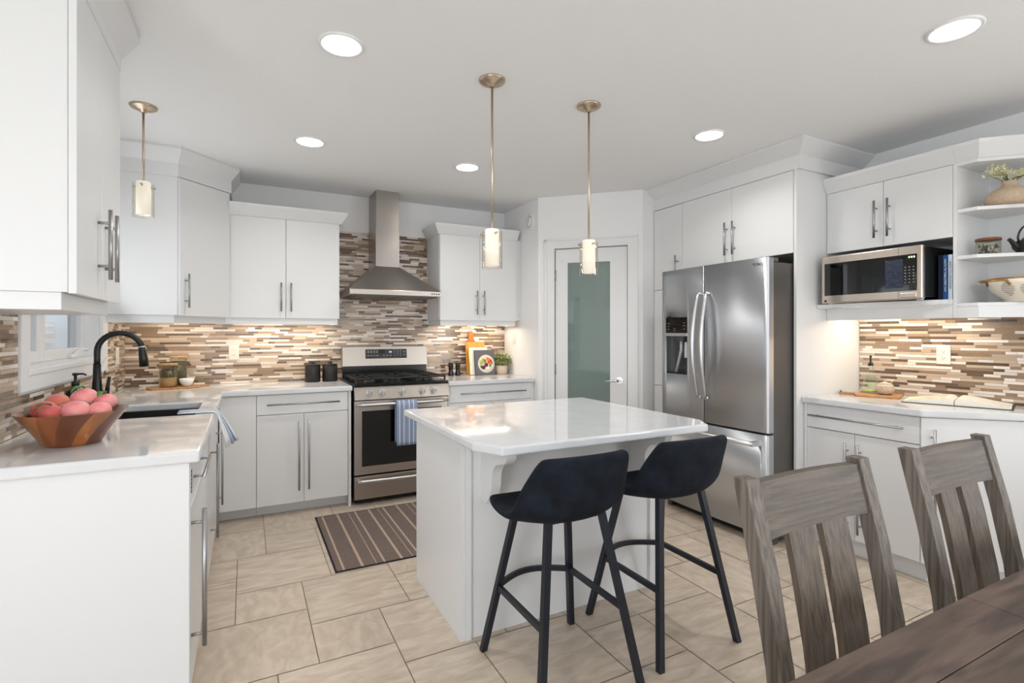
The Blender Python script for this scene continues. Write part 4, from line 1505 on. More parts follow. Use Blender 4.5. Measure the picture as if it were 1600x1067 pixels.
# towel on the oven handle
hy = 3.963
path = []
for k in range(9):
    path.append((1.03, hy + .0225 + .003, .47 + .305 * k / 8))
for k in range(1, 6):
    a_ = PI * k / 6
    path.append((1.03, hy + .0215 * math.cos(a_), .776 + .0215 * math.sin(a_)))
for k in range(12):
    path.append((1.03, hy - .0235 - .004, .774 - .322 * k / 11))
towel('dish_towel', path, (.165, 0, 0), 24, 'blue and white striped towel hanging on the oven handle', [BLUEW, BLUE, GREYB], [1, 2, 1, 0, 1, 1, 2, 1, 0, 1, 2], (1.11, 3.96, .78),
      flare=lambda s_, w_: (0, -.004 * math.sin(w_ * 13) * (1 if s_ > .55 else 0) * (s_ - .5), 0))

# jars and board in the left corner
BAMBOO = mat('bamboo_board', (196, 146, 92), .4, noise=((4, 40, 4), 5, (172, 120, 70)))
OAKL = mat('light_oak_lid', (206, 166, 118), .5, noise=((30, 30, 4), 4, (182, 140, 94)))
mb = MB()
M_ = axes((-.455, 4.45, CT + .0006), (.95, .31, 0), (-.31, .95, 0))
mb.prism([(-.17, -.06), (-.16, -.075), (.13, -.075), (.145, -.06), (.15, -.018), (.21, -.018), (.222, 0), (.21, .018), (.15, .018), (.145, .06), (.13, .075), (-.16, .075), (-.17, .06)], 0, .012, .002, mtx=M_)
tag(mesh_obj('serving_board', mb, BAMBOO, loc=(-.455, 4.45, CT)), 'small wooden serving board in the corner under the jars', 'board')
GRAIN = mat('oat_grain', (222, 186, 134), .7, noise=((140, 140, 140), 2, (178, 132, 82)), bump=((150, 150, 150), .8, .004))
HERB = mat('dried_herbs', (112, 104, 60), .8, noise=((120, 120, 120), 2, (66, 62, 34)), bump=((150, 150, 150), .8, .004))
JARG = thin_glass('jar_glass', (250, 250, 246))


def jar(x, y, z, r, h, label, lidm, fill, parts_group='glass storage jars'):
    t = thing('storage_jar', label, 'jar', (x, y, z), group=parts_group)
    mesh_obj('glass', MB().lathe([(0, 0), (r * .96, 0), (r, .004), (r, h - .004), (r * .97, h), (r * .93, h), (r * .94, .006), (0, .005)], (x, y, z + .0004), 28), JARG, t)
    z0 = .006
    for fm, fh in fill:
        mesh_obj('contents', MB().lathe([(0, z0), (r * .92, z0), (r * .92, fh - .003), (r * .7, fh), (0, fh)], (x, y, z + .0004), 24), fm, t)
        z0 = fh + .0003
    mesh_obj('lid', MB().lathe([(0, h + .0002), (r * 1.02, h + .0002), (r * 1.03, h + .004), (r * 1.02, h + .013), (0, h + .014)], (x, y, z + .0004), 28), lidm, t)
    return t


zb_ = CT + .0135
jar(-.498, 4.435, zb_, .056, .155, 'glass jar of oats and herbs with a wooden lid, front of the corner', OAKL, [(GRAIN, .07), (HERB, .12)])
jar(-.452, 4.585, CT + .0005, .056, .215, 'taller glass jar with a wooden lid behind the oat jar', OAKL, [(HERB, .19)])
tag(mesh_obj('small_bowl', MB().lathe([(0, 0), (.024, 0), (.027, .004), (.044, .03), (.048, .054), (.045, .054), (.040, .03), (.022, .007), (0, .006)], (-.388, 4.455, zb_), 28), mat('white_porcelain', (240, 240, 238), .2), loc=(-.388, 4.455, zb_)), 'small white bowl on the corner serving board', 'bowl')

# canisters
CAN = mat('charcoal_ceramic', (24, 23, 23), .5)
for x, y, lb in ((.487, 4.53, 'black lidded canister left of the pair beside the stove'), (.623, 4.53, 'black lidded canister right of the pair beside the stove')):
    t = thing('canister', lb, 'canister', (x, y, CT), group='black canisters beside the stove')
    mesh_obj('body', MB().lathe([(0, 0), (.056, 0), (.060, .004), (.060, .128), (.057, .132), (0, .132)], (x, y, CT + .0005), 32), CAN, t)
    mesh_obj('lid', MB().lathe([(0, .1325), (.058, .1325), (.060, .136), (.058, .144), (.02, .146), (.018, .148), (.020, .160), (.018, .164), (0, .165)], (x, y, CT + .0005), 32), CAN, t)
# mills
for x, y, lb in ((1.708, 4.565, 'black pepper mill nearest the stove'), (1.774, 4.555, 'black pepper mill beside the cutting boards')):
    t = thing('pepper_mill', lb, 'mill', (x, y, CT), group='black pepper mills')
    mesh_obj('body', MB().lathe([(0, 0), (.025, 0), (.026, .01), (.021, .04), (.0195, .06), (.022, .078), (.023, .082), (0, .082)], (x, y, CT + .0005), 20), BLACKE, t)
    mesh_obj('cap', MB().lathe([(0, .0825), (.022, .0825), (.024, .088), (.0225, .115), (.019, .122), (0, .124)], (x, y, CT + .0005), 20), BLACKE, t)

# cutting boards leaning on the backsplash
ORW = mat('orange_wood', (190, 104, 36), .4, noise=((30, 4, 4), 5, (160, 80, 24)))
YLW = mat('honey_wood', (214, 152, 76), .4, noise=((30, 4, 4), 5, (196, 128, 56)))


def lean(x, y, ang):
    """local x along wall, y up the board, z towards the room; foot at y on the counter"""
    up = Vector((0, math.sin(ang), math.cos(ang)))
    return axes((x, y, CT + .001), (1, 0, 0), up)


m4 = lean(1.945, 4.605, R(8))
n = 10
poly = [(-.055, .0), (.055, .0), (.062, .01), (.062, .29), (.05, .31)] + [(.024, .34), (.022, .40)] + [(.022 * math.cos(a_), .40 + .026 * math.sin(a_)) for a_ in [PI * k / 8 for k in range(1, 8)]] + [(-.022, .40), (-.024, .34), (-.05, .31), (-.062, .29), (-.062, .01)]
mb = MB().prism(poly, 0, .016, .002, mtx=m4)
o = mesh_obj('cutting_board', mb, ORW, loc=(1.945, 4.60, CT))
tag(o, 'dark orange paddle cutting board leaning behind the cookbooks', 'cutting board', 'leaning cutting boards')
m4 = lean(1.975, 4.578, R(8))
mb = MB().prism([(-.09, 0), (.09, 0), (.10, .01), (.10, .30), (.09, .315), (-.09, .315), (-.10, .30), (-.10, .01)], 0, .014, .002, mtx=m4)
o = mesh_obj('cutting_board', mb, YLW, loc=(1.975, 4.58, CT))
tag(o, 'light wood rectangular cutting board leaning behind the cookbooks', 'cutting board', 'leaning cutting boards')


def leaning_book(label, x, y, ang, w_, h_, th, cover, spine, loc, front=None, yaw=0):
    t = thing('cookbook', label, 'book', loc, group='cookbooks beside the plant')
    m4 = lean(x, y, ang) @ Matrix.Rotation(yaw, 4, 'Y')
    cm = mat('cover_' + label[:12].replace(' ', '_'), cover, .35)
    cv = mesh_obj('cover', MB().box(-w_ / 2, w_ / 2, 0, h_, th - .003, th, .0008, mtx=m4).box(-w_ / 2, w_ / 2, 0, h_, 0, .003, .0008, mtx=m4), cm, t)
    mesh_obj('spine', MB().box(-w_ / 2 - .002, -w_ / 2 + .002, 0, h_, .0, th, .001, mtx=m4), mat('spine_' + label[:12].replace(' ', '_'), spine, .4), t)
    mesh_obj('pages', MB().box(-w_ / 2 + .0022, w_ / 2 - .004, .003, h_ - .003, .0032, th - .0032, mtx=m4), PAPER, t)
    return t, cv, m4


leaning_book('white and yellow cookbook leaning behind the grey cookbook', 1.985, 4.542, R(9), .19, .262, .022, (236, 232, 222), (226, 206, 70), (1.985, 4.54, CT))
t, cv, m4 = leaning_book('grey cookbook with a salad bowl on its cover', 2.035, 4.512, R(9), .205, .238, .02, (96, 94, 96), (66, 64, 66), (2.035, 4.51, CT))
fm = m4 @ Matrix.Translation((.012, .105, .0204))
mb = MB().lathe([(0, .0002), (.082, .0002), (.086, .0), ], n=36, mtx=fm)
pc = mesh_obj('cover_picture', mb, mat('plate_print', (206, 204, 196), .4), t, 'printed bowl of salad')
FOOD = [((232, 120, 50), [(.03, .035, .022), (.045, .005, .018), (.015, .05, .014)]), ((176, 190, 96), [(-.045, .02, .024), (-.03, .045, .016), (-.055, -.01, .012)]), ((92, 44, 34), [(-.03, -.035, .02), (.0, -.01, .02), (-.05, -.03, .012)]), ((226, 214, 190), [(.02, -.05, .018), (.05, -.035, .016), (.0, -.06, .01)]), ((188, 52, 38), [(.05, .03, .012), (.025, .015, .012), (-.01, .03, .012)]), ((96, 128, 52), [(.04, -.02, .012), (-.01, .01, .01), (.06, .01, .009)])]
for k, (colr, spots) in enumerate(FOOD):
    mb = MB()
    for x_, y_, r_ in spots:
        mb.lathe([(0, .0006 + k * .0001), (r_, .0006 + k * .0001), (r_, .0002)], (x_, y_, 0), 12, mtx=fm)
    mesh_obj('food_print', mb, mat('food_print_%d' % k, colr, .45), pc)

# potted plant
t = thing('potted_plant', 'small bushy plant in a blush pot beside the pantry wall', 'plant', (2.215, 4.545, CT))
px_, py_ = 2.225, 4.545
mesh_obj('pot', MB().lathe([(0, 0), (.050, 0), (.056, .006), (.062, .04), (.063, .085), (.058, .085), (.056, .07), (0, .068)], (px_, py_, CT + .0005), 28), mat('blush_ceramic', (206, 184, 164), .6, noise=((30, 30, 30), 3, (216, 198, 180))), t)
LG = [mat('plant_leaf_green', (134, 148, 88), .5), mat('plant_leaf_pale', (198, 200, 140), .5), mat('plant_leaf_dark', (92, 112, 62), .5)]
rl = random.Random(11)


def leaf_cloud(mb, c, rx, ry, rz, n, ls, rl, nm=3):
    for _ in range(n):
        while True:
            p = Vector((rl.uniform(-1, 1), rl.uniform(-1, 1), rl.uniform(-1, 1)))
            if .25 < p.length < 1:
                break
        d = Vector((p.x, p.y, p.z + .3)).normalized()
        q = Vector(c) + Vector((p.x * rx, p.y * ry, p.z * rz))
        s_ = d.cross(Vector((rl.uniform(-1, 1), rl.uniform(-1, 1), rl.uniform(-1, 1)))).normalized()
        l_ = ls * rl.uniform(.7, 1.3)
        pts = [q, q + d * l_ * .5 + s_ * l_ * .28, q + d * l_, q + d * l_ * .5 - s_ * l_ * .28]
        f = mb.bm.faces.new([mb.bm.verts.new(v) for v in pts])
        f.material_index = rl.randrange(nm)


mb = MB()
leaf_cloud(mb, (px_, py_, CT + .13), .080, .070, .055, 420, .028, rl)
mesh_obj('foliage', mb, LG, t)
mb = MB()
for k in range(16):
    a_ = k * 2.4
    mb.tube([(px_ + .02 * math.cos(a_), py_ + .02 * math.sin(a_), CT + .068), (px_ + .06 * math.cos(a_), py_ + .05 * math.sin(a_), CT + .15)], .0014, 5)
mesh_obj('stems', mb, LG[0], t)

# ------------------------------------------------------------------ right counter items
M_ = axes((3.54, 1.875, CT + .0006), (.34, -.94, 0), (.94, .34, 0))
mb = MB().prism([(-.07, -.085), (-.06, -.095), (.15, -.095), (.16, -.085), (.16, .085), (.15, .095), (-.06, .095), (-.07, .085), (-.08, .018)] + [(-.16, .014), (-.172, 0), (-.16, -.014), (-.08, -.018)], 0, .014, .003, mtx=M_)
t = thing('paddle_board', 'wooden paddle board with a leather loop under the oil bottle', 'board', (3.54, 1.875, CT))
mesh_obj('board', mb, BAMBOO, t)
mb = MB()
lp = [M_ @ Vector(p) for p in ((-.155, 0, .014), (-.165, .02, .022), (-.172, .045, .014), (-.178, .06, .006), (-.172, .075, .004), (-.166, .04, .012), (-.158, 0, .016))]
mb.tube(lp, .0025, 6)
mesh_obj('loop', mb, BLACKM, t)
GREENG = thin_glass('green_tint_glass', (249, 252, 247))
ox, oy, oz = 3.60, 1.905, CT + .0155
t = thing('oil_bottle', 'clear glass oil cruet with a steel pourer on the paddle board', 'bottle', (ox, oy, oz))
gb = mesh_obj('glass', MB().lathe([(0, .002), (.05, 0), (.056, .006), (.055, .024), (.036, .084), (.019, .126), (.0155, .168), (.017, .175), (.0135, .175), (.0135, .127), (.032, .082), (.051, .024), (.051, .008), (0, .007)], (ox, oy, oz), 28), GREENG, t)
mesh_obj('oil', MB().lathe([(0, .0085), (.0485, .0085), (.0485, .017), (.046, .020), (0, .020)], (ox, oy, oz), 24), mat('olive_oil', (206, 212, 140), .15), t)
mesh_obj('handle', MB().tube([(ox + .006, oy - .016, oz + .158), (ox + .018, oy - .045, oz + .154), (ox + .022, oy - .056, oz + .122), (ox + .018, oy - .048, oz + .088), (ox + .012, oy - .036, oz + .078)], .0042, 8), GREENG, t)
mesh_obj('pourer', MB().lathe([(0, .173), (.014, .173), (.016, .18), (.012, .192), (.005, .198), (.005, .226), (.007, .228), (.007, .24), (0, .242)], (ox, oy, oz), 16), BLACKM, t)
kx, ky = 3.57, 1.805
t = thing('honey_pot', 'speckled glass lidded pot beside the oil cruet', 'pot', (kx, ky, oz))
SPK = mat('speckled_glass', (176, 156, 134), .25, noise=((160, 160, 160), 2, (206, 192, 174)))
mesh_obj('pot', MB().lathe([(0, 0), (.03, 0), (.044, .012), (.050, .032), (.047, .052), (.040, .064), (.037, .064), (0, .06)], (kx, ky, oz + .0004), 28), SPK, t)
mesh_obj('lid', MB().lathe([(0, .0645), (.039, .0645), (.036, .07), (.012, .078), (.006, .082), (.009, .088), (.007, .094), (0, .095)], (kx, ky, oz + .0004), 28), SPK, t)
mesh_obj('spoon', MB().tube([(kx + .01, ky - .02, oz + .07), (kx + .026, ky - .05, oz + .094)], .003, 8), OAKL, t)

# open cookbook
t = thing('open_book', 'open cookbook lying flat on the angled counter end', 'book', (3.59, 1.445, CT))
bm4 = axes((3.575, 1.44, CT + .0006), (.30, -.954, 0), (.954, .30, 0))
mesh_obj('cover', MB().box(-.235, .235, -.135, .135, 0, .003, .001, mtx=bm4), mat('dark_book_cover', (40, 40, 42), .5), t)
PICT = mat('recipe_photo', (240, 226, 200), .4, noise=((22, 22, 22), 3, (206, 150, 84), .5, .7))
for s_ in (-1, 1):
    mb = MB()
    n = 12
    tp, bt = [], []
    for k in range(n + 1):
        q = k / n
        xx = s_ * (.002 + .224 * q)
        zt_ = .0035 + .026 * (1 - q) ** .8 * (1 if q > 0 else .55) + .012 * math.sin(PI * min(1, q * 1.3 + .1)) * (1 - q)
        tp.append([mb.bm.verts.new(bm4 @ Vector((xx, yy, zt_ + .006))) for yy in (-.128, .128)])
        bt.append([mb.bm.verts.new(bm4 @ Vector((xx, yy, .0032))) for yy in (-.128, .128)])
    for k in range(n):
        mb.bm.faces.new((tp[k][0], tp[k + 1][0], tp[k + 1][1], tp[k][1])).material_index = 1 if 1 < k < n - 1 and s_ < 0 else 0
        mb.bm.faces.new((bt[k][0], bt[k][1], bt[k + 1][1], bt[k + 1][0]))
        mb.bm.faces.new((tp[k][0], bt[k][0], bt[k + 1][0], tp[k + 1][0]))
        mb.bm.faces.new((tp[k][1], tp[k + 1][1], bt[k + 1][1], bt[k][1]))
    mb.bm.faces.new((tp[0][0], tp[0][1], bt[0][1], bt[0][0]))
    mb.bm.faces.new((tp[n][0], bt[n][0], bt[n][1], tp[n][1]))
    mesh_obj('page_block', mb, [PAPER, PICT], t)

# ------------------------------------------------------------------ shelf items
zs1, zs2, zs3 = 1.9855, 1.7355, 1.4815
vx, vy = 3.555, 1.205
t = thing('vase', 'round beige vase with pale blossom twigs on the top shelf', 'vase', (vx, vy, zs1))
mesh_obj('body', MB().lathe([(0, 0), (.078, 0), (.096, .012), (.102, .036), (.096, .06), (.074, .082), (.044, .098), (.031, .108), (.030, .124), (.033, .13), (.027, .13), (.025, .11), (0, .10)], (vx, vy, zs1 + .0004), 36), mat('beige_stoneware', (198, 176, 152), .7, noise=((60, 60, 60), 4, (182, 158, 132))), t)
rl = random.Random(5)
mb = MB()
tips = []
Rv, = (Vector((.889, -.458, 0)),)
for k in range(9):
    s_ = -1 if k < 5 else 1
    p0 = Vector((vx, vy, zs1 + .115))
    p1 = p0 + Rv * s_ * rl.uniform(.02, .05) + Vector((rl.uniform(-.015, .015), rl.uniform(-.015, .015), rl.uniform(.03, .05)))
    p2 = p1 + Rv * s_ * rl.uniform(.025, .06) + Vector((rl.uniform(-.02, .02), rl.uniform(-.02, .02), rl.uniform(-.01, .035)))
    mb.tube([p0, p1, p2], [.003, .0022, .0012], 6)
    tips += [p1, p2, (p1 + p2) / 2]
mesh_obj('twigs', mb, mat('twig_green', (96, 104, 50), .6), t)
mb = MB()
for p in tips:
    leaf_cloud(mb, p + Vector((0, 0, .012)), .026, .026, .020, 30, .010, rl, 2)
mesh_obj('blossoms', mb, [mat('blossom_cream', (240, 234, 196), .6), mat('blossom_lime', (222, 220, 152), .6)], t)

jx, jy = 3.535, 1.285
t = jar(jx, jy, zs2, .053, .078, 'glass jar of dark chips with a wooden lid on the middle shelf', mat('walnut_lid', (138, 84, 48), .45, noise=((40, 40, 6), 4, (108, 62, 34))), [])
CHIP = [mat('mint_wrapper', (176, 206, 190), .4), mat('brown_chips', (96, 74, 58), .6), mat('tan_chips', (150, 128, 106), .6)]
mb = MB()
rl = random.Random(8)
for k in range(46):
    a_, r_ = rl.uniform(0, 2 * PI), .040 * math.sqrt(rl.random())
    m4 = Matrix.Translation((jx + r_ * math.cos(a_), jy + r_ * math.sin(a_), zs2 + .012 + .046 * rl.random())) @ Matrix.Rotation(rl.uniform(0, 6), 4, 'X') @ Matrix.Rotation(rl.uniform(0, 6), 4, 'Z')
    mb.box(-.008, .008, -.006, .006, -.002, .002, .0008, mi=rl.choices((0, 1, 2), (.2, .5, .3))[0], mtx=m4)
mesh_obj('contents', mb, CHIP, t)

tx, ty = 3.585, 1.13
TEA = mat('black_cast_iron', (22, 22, 23), .45, bump=((120, 120, 120), .3, .002))
t = thing('teapot', 'black cast iron teapot with an arched handle on the middle shelf', 'teapot', (tx, ty, zs2))
mesh_obj('body', MB().lathe([(0, 0), (.052, 0), (.056, .005), (.072, .026), (.075, .036), (.066, .056), (.04, .068), (.036, .07), (0, .07)], (tx, ty, zs2 + .0004), 32), TEA, t)
mesh_obj('lid', MB().lathe([(0, .0705), (.036, .0705), (.034, .075), (.01, .080), (.006, .083), (.011, .090), (.009, .097), (0, .099)], (tx, ty, zs2 + .0004), 24), TEA, t)
sd = -Rv
tv = Vector((tx, ty, zs2))
mesh_obj('spout', MB().tube([tv + sd * .055 + Vector((0, 0, .028)), tv + sd * .088 + Vector((0, 0, .040)), tv + sd * .108 + Vector((0, 0, .062)), tv + sd * .116 + Vector((0, 0, .066))], [.018, .013, .009, .009], 12), TEA, t)
pts = []
for k in range(15):
    a_ = PI * k / 14
    pts.append(tv + sd * (.066 * math.cos(a_)) * (1.08 if 0 < k < 14 else 1) + Vector((0, 0, .05 + .095 * math.sin(a_) ** .8)))
mesh_obj('handle', MB().tube(pts, .0048, 8), TEA, t)

cx, cy = 3.575, 1.165
ENAM = mat('cream_enamel', (232, 224, 208), .25)
BRASS = mat('aged_brass', (170, 134, 78), .35, 1)
t = thing('colander', 'cream enamel colander with brass handles on the bottom shelf', 'colander', (cx, cy, zs3))
prof = [(0, .018), (.058, .018), (.060, 0), (.066, 0), (.068, .014), (.088, .030), (.118, .060), (.134, .095), (.140, .118), (.134, .118), (.128, .095), (.112, .062), (.082, .034), (0, .026)]
mesh_obj('bowl', MB().lathe(prof, (cx, cy, zs3 + .0004), 48), ENAM, t)
mesh_obj('rim', MB().tube([(cx + .138 * math.cos(2 * PI * k / 48), cy + .138 * math.sin(2 * PI * k / 48), zs3 + .119) for k in range(49)], .004, 8), BRASS, t)
for sgn_ in (-1, 1):
    ev = Rv * sgn_
    pv = Vector((-ev.y, ev.x, 0))
    c0 = Vector((cx, cy, zs3 + .108))
    pts = [c0 + ev * .118 + pv * .062 - Vector((0, 0, .022)), c0 + ev * .130 + pv * .056, c0 + ev * .165 + pv * .05, c0 + ev * .192 + pv * .03, c0 + ev * .20, c0 + ev * .192 - pv * .03, c0 + ev * .165 - pv * .05, c0 + ev * .130 - pv * .056, c0 + ev * .118 - pv * .062 - Vector((0, 0, .022))]
    mesh_obj('handle', MB().tube(pts, .0055, 8), BRASS, t)
mb = MB()
for ci in range(5):
    ac = math.atan2(-.9, -.44) + (ci - 2) * .62
    for i in range(-5, 6):
        for j in range(-4, 5):
            if (i / 5.2) ** 2 + (j / 4.2) ** 2 > 1:
                continue
            a_ = ac + (i + (.5 if j % 2 else 0)) * .041
            zz = .066 + j * .0082
            r_ = .118 + (zz - .060) / .035 * .016 if zz > .06 else .088 + (zz - .030) / .03 * .030
            nrm = Vector((math.cos(a_), math.sin(a_), -.6)).normalized()
            p = Vector((cx + r_ * math.cos(a_), cy + r_ * math.sin(a_), zs3 + zz))
            mb.tube([p - nrm * .002, p + nrm * .0006], .0019, 6)
mesh_obj('perforations', mb, DARKGAP, t)

# ------------------------------------------------------------------ rug
RUGD = mat('rug_brown', (122, 107, 99), .95, noise=((220, 60, 60), 3, (100, 87, 80)))
RUGL = mat('rug_tan_stripe', (176, 152, 134), .95, noise=((220, 60, 60), 3, (186, 164, 146)))
RUGB = mat('rug_black_binding', (26, 20, 20), .9)
mb = MB()
rx0, rx1, ry0, ry1 = .436, 1.95, 2.962, 3.915
edges = [rx0, rx0 + .010]
mis = [2]
xx = rx0 + .010
pat = [(.032, 0), (.012, 1), (.088, 0), (.015, 1), (.068, 0), (.005, 1), (.038, 0), (.012, 1), (.086, 0), (.015, 1), (.055, 0), (.005, 1)]
k = 0
while xx < rx1 - .012:
    wv, mi_ = pat[k % len(pat)]
    x2 = min(xx + wv, rx1 - .010)
    edges.append(x2)
    mis.append(mi_)
    xx = x2
    k += 1
edges.append(rx1)
mis.append(2)
for a_, b_, m_ in zip(edges, edges[1:], mis):
    for (ya, yb) in ((ry0, ry0 + .010), (ry0 + .010, ry1 - .010), (ry1 - .010, ry1)):
        mb.quad([(a_, ya, .006), (b_, ya, .006), (b_, yb, .006), (a_, yb, .006)], m_ if yb - ya > .1 else 2)
mb.quad([(rx0, ry0, .0005), (rx0, ry1, .0005), (rx1, ry1, .0005), (rx1, ry0, .0005)], 2)
for p, q in (((rx0, ry0), (rx1, ry0)), ((rx1, ry0), (rx1, ry1)), ((rx1, ry1), (rx0, ry1)), ((rx0, ry1), (rx0, ry0))):
    mb.quad([(*p, .0005), (*q, .0005), (*q, .006), (*p, .006)], 2)
bmesh.ops.remove_doubles(mb.bm, verts=mb.bm.verts, dist=.0001)
tag(mesh_obj('rug', mb, [RUGD, RUGL, RUGB], loc=(1.15, 3.44, 0)), 'brown striped rug on the tiles in front of the stove', 'rug')

# ------------------------------------------------------------------ bar stools
VELV = mat('navy_suede', (13, 17, 26), .85, noise=((16, 16, 16), 6, (26, 33, 45), .36, .7), spec=.25)
LEGB = mat('dark_blue_black_metal', (14, 21, 34), .42)


def make_stool(label):
    t = thing('bar_stool', label, 'bar stool', (0, 0, 0), group='bar stools at the island')
    # rows along the profile: y, z, half width, edge shift y, edge shift z
    prof = [(.128, .664, .205, -.012, .006), (.118, .674, .218, -.012, .008), (.06, .664, .228, 0, .012), (-.01, .654, .234, 0, .018), (-.09, .648, .236, .01, .030), (-.155, .654, .234, .035, .046),
            (-.200, .680, .228, .066, .056), (-.226, .735, .218, .078, .040), (-.243, .805, .205, .068, .018), (-.254, .870, .190, .050, .0), (-.259, .905, .172, .038, -.006)]
    mb = MB()
    n = 12
    rows = []
    for (y, z, w_, ey, ez) in prof:
        row = []
        for k in range(n + 1):
            s_ = -1 + 2 * k / n
            s2 = abs(s_) ** 2.4
            row.append(mb.bm.verts.new((w_ * 1.05 * s_ - .024, y + ey * s2, z + ez * s2 - .008)))
        rows.append(row)
    for a_, b_ in zip(rows, rows[1:]):
        for k in range(n):
            mb.bm.faces.new((a_[k], a_[k + 1], b_[k + 1], b_[k])).smooth = True
    o = mesh_obj('seat', mb, VELV, t)
    md = o.modifiers.new('thick', 'SOLIDIFY')
    md.thickness = .036
    md.offset = 0
    ms = o.modifiers.new('soft', 'SUBSURF')
    ms.levels = 2
    ms.render_levels = 2
    # underside plate
    mesh_obj('seat_plate', MB().box(-.10, .10, -.125, .095, .620, .634, .004), LEGB, t)
    legs = {}
    for sx_ in (-1, 1):
        for sy_ in (-1, 1):
            top = Vector((sx_ * .118 - .006, -.012 + sy_ * .118, .640))
            ft = Vector((sx_ * .218, sy_ * .235, 0))
            mb = MB()
            d = (ft - top).normalized()
            w_ = .0125
            ring = []
            for p in (top, ft):
                ring.append([mb.bm.verts.new(p + Vector((a_ * w_, b_ * w_, 0))) for a_, b_ in ((-1, -1), (1, -1), (1, 1), (-1, 1))])
            for k in range(4):
                mb.bm.faces.new((ring[0][k], ring[0][(k + 1) % 4], ring[1][(k + 1) % 4], ring[1][k]))
            mb.bm.faces.new(ring[0][::-1])
            mb.bm.faces.new(ring[1])
            mesh_obj('leg', mb, LEGB, t)
            s_ = (top.z - .283) / top.z
            legs[(sx_, sy_)] = top.lerp(ft, s_)
    for sx_ in (-1, 1):
        mesh_obj('side_rail', MB().bar(legs[(sx_, -1)], legs[(sx_, 1)], .016, .022), LEGB, t)
    mb = MB()
    p, q = legs[(-1, 1)], legs[(1, 1)]
    pts = [p.lerp(q, k / 14) + Vector((0, .075 * math.sin(PI * k / 14), 0)) for k in range(15)]
    for a_, b_ in zip(pts, pts[1:]):
        mb.bar(a_, b_ + (b_ - a_) * .06, .014, .022)
    mesh_obj('footrest', mb, LEGB, t, 'curved footrest')
    return t


st = make_stool('dark navy bar stool at the left end of the island front')
st2 = copy_tree(st)
st.location = (1.095, 1.727, 0)
st2.location = (1.652, 1.755, 0)
st2['label'] = 'dark navy bar stool at the island corner nearest the refrigerator'

# ------------------------------------------------------------------ dining table and chairs
GW_Z = mat('weathered_grey_wood', (104, 91, 78), .55, noise=((110, 110, 3.2), 9, (72, 62, 53), .34, .68), bump=((60, 60, 3), .5, .004))
GW_X = mat('weathered_grey_rail_wood', (100, 87, 74), .55, noise=((3.2, 110, 110), 9, (72, 62, 53), .34, .68), bump=((3, 60, 60), .5, .004))
GW_LIT = mat('weathered_grey_post_wood_lit', (118, 108, 98), .6, noise=((110, 110, 3.2), 9, (76, 68, 60), .34, .68), bump=((60, 60, 3), .6, .004))
TBL = mat('brown_table_wood', (104, 84, 73), .42, noise=((4, 26, 26), 10, (58, 43, 36), .36, .66), bump=((3, 40, 40), .25, .003), dist=1.0)
TBLS = mat('brown_table_end_wood', (104, 84, 73), .42, noise=((26, 4, 26), 10, (58, 43, 36), .36, .66), bump=((40, 3, 40), .25, .003))
tx0, tx1, ty0, ty1, tz = .42, 2.75, -.50, .533, .76
t = thing('dining_table', 'dark brown plank dining table in the lower right corner', 'table', (1.5, 0, 0))
mb = MB()
gap = .0012
ylines = [ty0, -.32, -.13, .06, .25, ty1 - .11, ty1]
mb.box(tx0, tx0 + .30 - gap, ty0, ty1 - .11 - gap, tz - .038, tz, .0025, mi=1)
mb.box(tx1 - .30 + gap, tx1, ty0, ty1 - .11 - gap, tz - .038, tz, .0025, mi=1)
for a_, b_ in zip(ylines[:-2], ylines[1:-1]):
    for xa, xb in ((tx0 + .30, 1.62), (1.62, tx1 - .30)):
        mb.box(xa + gap / 2, xb - gap / 2, a_ + gap / 2, b_ - gap, tz - .038, tz, .002)
for xa, xb in ((tx0, 1.36), (1.36, tx1)):
    mb.box(xa + gap / 2, xb - gap / 2, ty1 - .11, ty1, tz - .038, tz, .0025)
mesh_obj('tabletop', mb, [TBL, TBLS], t)
mb = MB()
mb.box(tx0 + .08, tx1 - .08, ty1 - .10, ty1 - .075, tz - .125, tz - .0385)
mb.box(tx0 + .08, tx1 - .08, ty0 + .075, ty0 + .10, tz - .125, tz - .0385)
mb.box(tx0 + .08, tx0 + .105, ty0 + .1, ty1 - .1, tz - .125, tz - .0385)
mb.box(tx1 - .105, tx1 - .08, ty0 + .1, ty1 - .1, tz - .125, tz - .0385)
mesh_obj('apron', mb, TBL, t)
for xx in (tx0 + .06, tx1 - .15):
    for yy in (ty0 + .06, ty1 - .15):
        mesh_obj('leg', MB().box(xx, xx + .09, yy, yy + .09, 0, tz - .039, .004), TBLS, t)


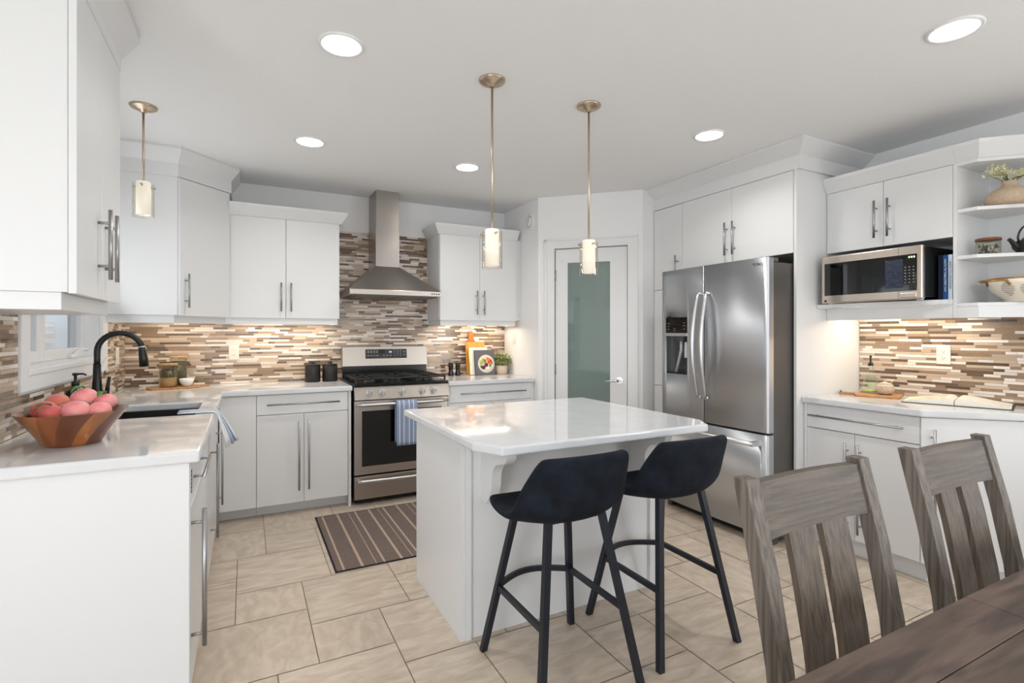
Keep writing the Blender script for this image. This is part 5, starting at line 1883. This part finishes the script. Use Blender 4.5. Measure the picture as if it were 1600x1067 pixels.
def make_chair(label):
    """origin under the seat centre; the sitter faces -y, the back leans towards +y"""
    t = thing('dining_chair', label, 'dining chair', (0, 0, 0), group='dining chairs at the table')
    W = .232          # half width to the outer side of the posts
    pw = .042         # post width (x)
    pd = .036         # post depth (y)
    # rear post centre line (y,z): straight leg then a leaning back
    line = [(.225, 0), (.205, .25), (.200, .45), (.218, .62), (.252, .80), (.300, 1.0)]

    def yz(z):
        for (y0_, z0_), (y1_, z1_) in zip(line, line[1:]):
            if z <= z1_:
                return y0_ + (y1_ - y0_) * (z - z0_) / (z1_ - z0_)
        return line[-1][0]
    for s_ in (-1, 1):
        mb = MB()
        poly = [(y - pd / 2, z) for y, z in line] + [(y + pd / 2, z) for y, z in line[::-1]]
        xa, xb = (-W, -W + pw) if s_ < 0 else (W - pw, W)
        mb.prism(poly, xa, xb, .002, mtx=Matrix(((0, 0, 1, 0), (1, 0, 0, 0), (0, 1, 0, 0), (0, 0, 0, 1))))
        # posts get a paler wood; window light on their sides is painted in
        mesh_obj('back_post', mb, GW_LIT, t)
    iw = W - pw

    def slab(name, x0_, x1_, z0_, z1_, th, m, bow=0, yo=0, nx=10, nz=8):
        mb = MB()
        rows_f, rows_b = [], []
        for i in range(nz + 1):
            z = z0_ + (z1_ - z0_) * i / nz
            rf, rb_ = [], []
            for k in range(nx + 1):
                x = x0_ + (x1_ - x0_) * k / nx
                y = yz(z) + yo + bow * (1 - (x / iw) ** 2)
                rf.append(mb.bm.verts.new((x, y - th / 2, z)))
                rb_.append(mb.bm.verts.new((x, y + th / 2, z)))
            rows_f.append(rf)
            rows_b.append(rb_)
        for i in range(nz):
            for k in range(nx):
                mb.bm.faces.new((rows_f[i][k], rows_f[i][k + 1], rows_f[i + 1][k + 1], rows_f[i + 1][k]))
                mb.bm.faces.new((rows_b[i][k], rows_b[i + 1][k], rows_b[i + 1][k + 1], rows_b[i][k + 1]))
            for k in (0, nx):
                mb.bm.faces.new((rows_f[i][k], rows_f[i + 1][k], rows_b[i + 1][k], rows_b[i][k]))
        for i in (0, nz):
            for k in range(nx):
                mb.bm.faces.new((rows_f[i][k], rows_b[i][k], rows_b[i][k + 1], rows_f[i][k + 1]))
        return mesh_obj(name, mb, m, t)
    slab('top_rail', -iw, iw, .872, .988, .024, GW_X, .012)
    slab('lower_rail', -iw, iw, .50, .55, .022, GW_X, .004)
    for xc in (-.0635, .0625):
        slab('slat', xc - .0465, xc + .0465, .551, .871, .016, GW_Z, .010, nx=4)
    mesh_obj('seat', MB().box(-W - .004, W + .004, -.225, .178, .445, .475, .008), GW_X, t)
    mb = MB()
    mb.box(-W + .05, W - .05, -.20, -.18, .38, .4445)
    mb.box(-W + .01, -W + .03, -.19, .18, .38, .4445)
    mb.box(W - .03, W - .01, -.19, .18, .38, .4445)
    mesh_obj('apron', mb, GW_X, t)
    for s_ in (-1, 1):
        xa, xb = (-W + .002, -W + .044) if s_ < 0 else (W - .044, W - .002)
        mesh_obj('front_leg', MB().box(xa, xb, -.215, -.173, 0, .4445, .003), GW_Z, t)
    for s_ in (-1, 1):
        xa = -W + .012 if s_ < 0 else W - .030
        mesh_obj('stretcher', MB().box(xa, xa + .018, -.172, .20, .18, .205), GW_Z, t)
    return t


ch = make_chair('grey weathered slat back dining chair nearer the bar stools')
ch2 = copy_tree(ch)
ch.location = (1.196, .478, 0)
ch2.location = (1.850, .470, 0)
ch2['label'] = 'grey weathered slat back dining chair farther right along the table'
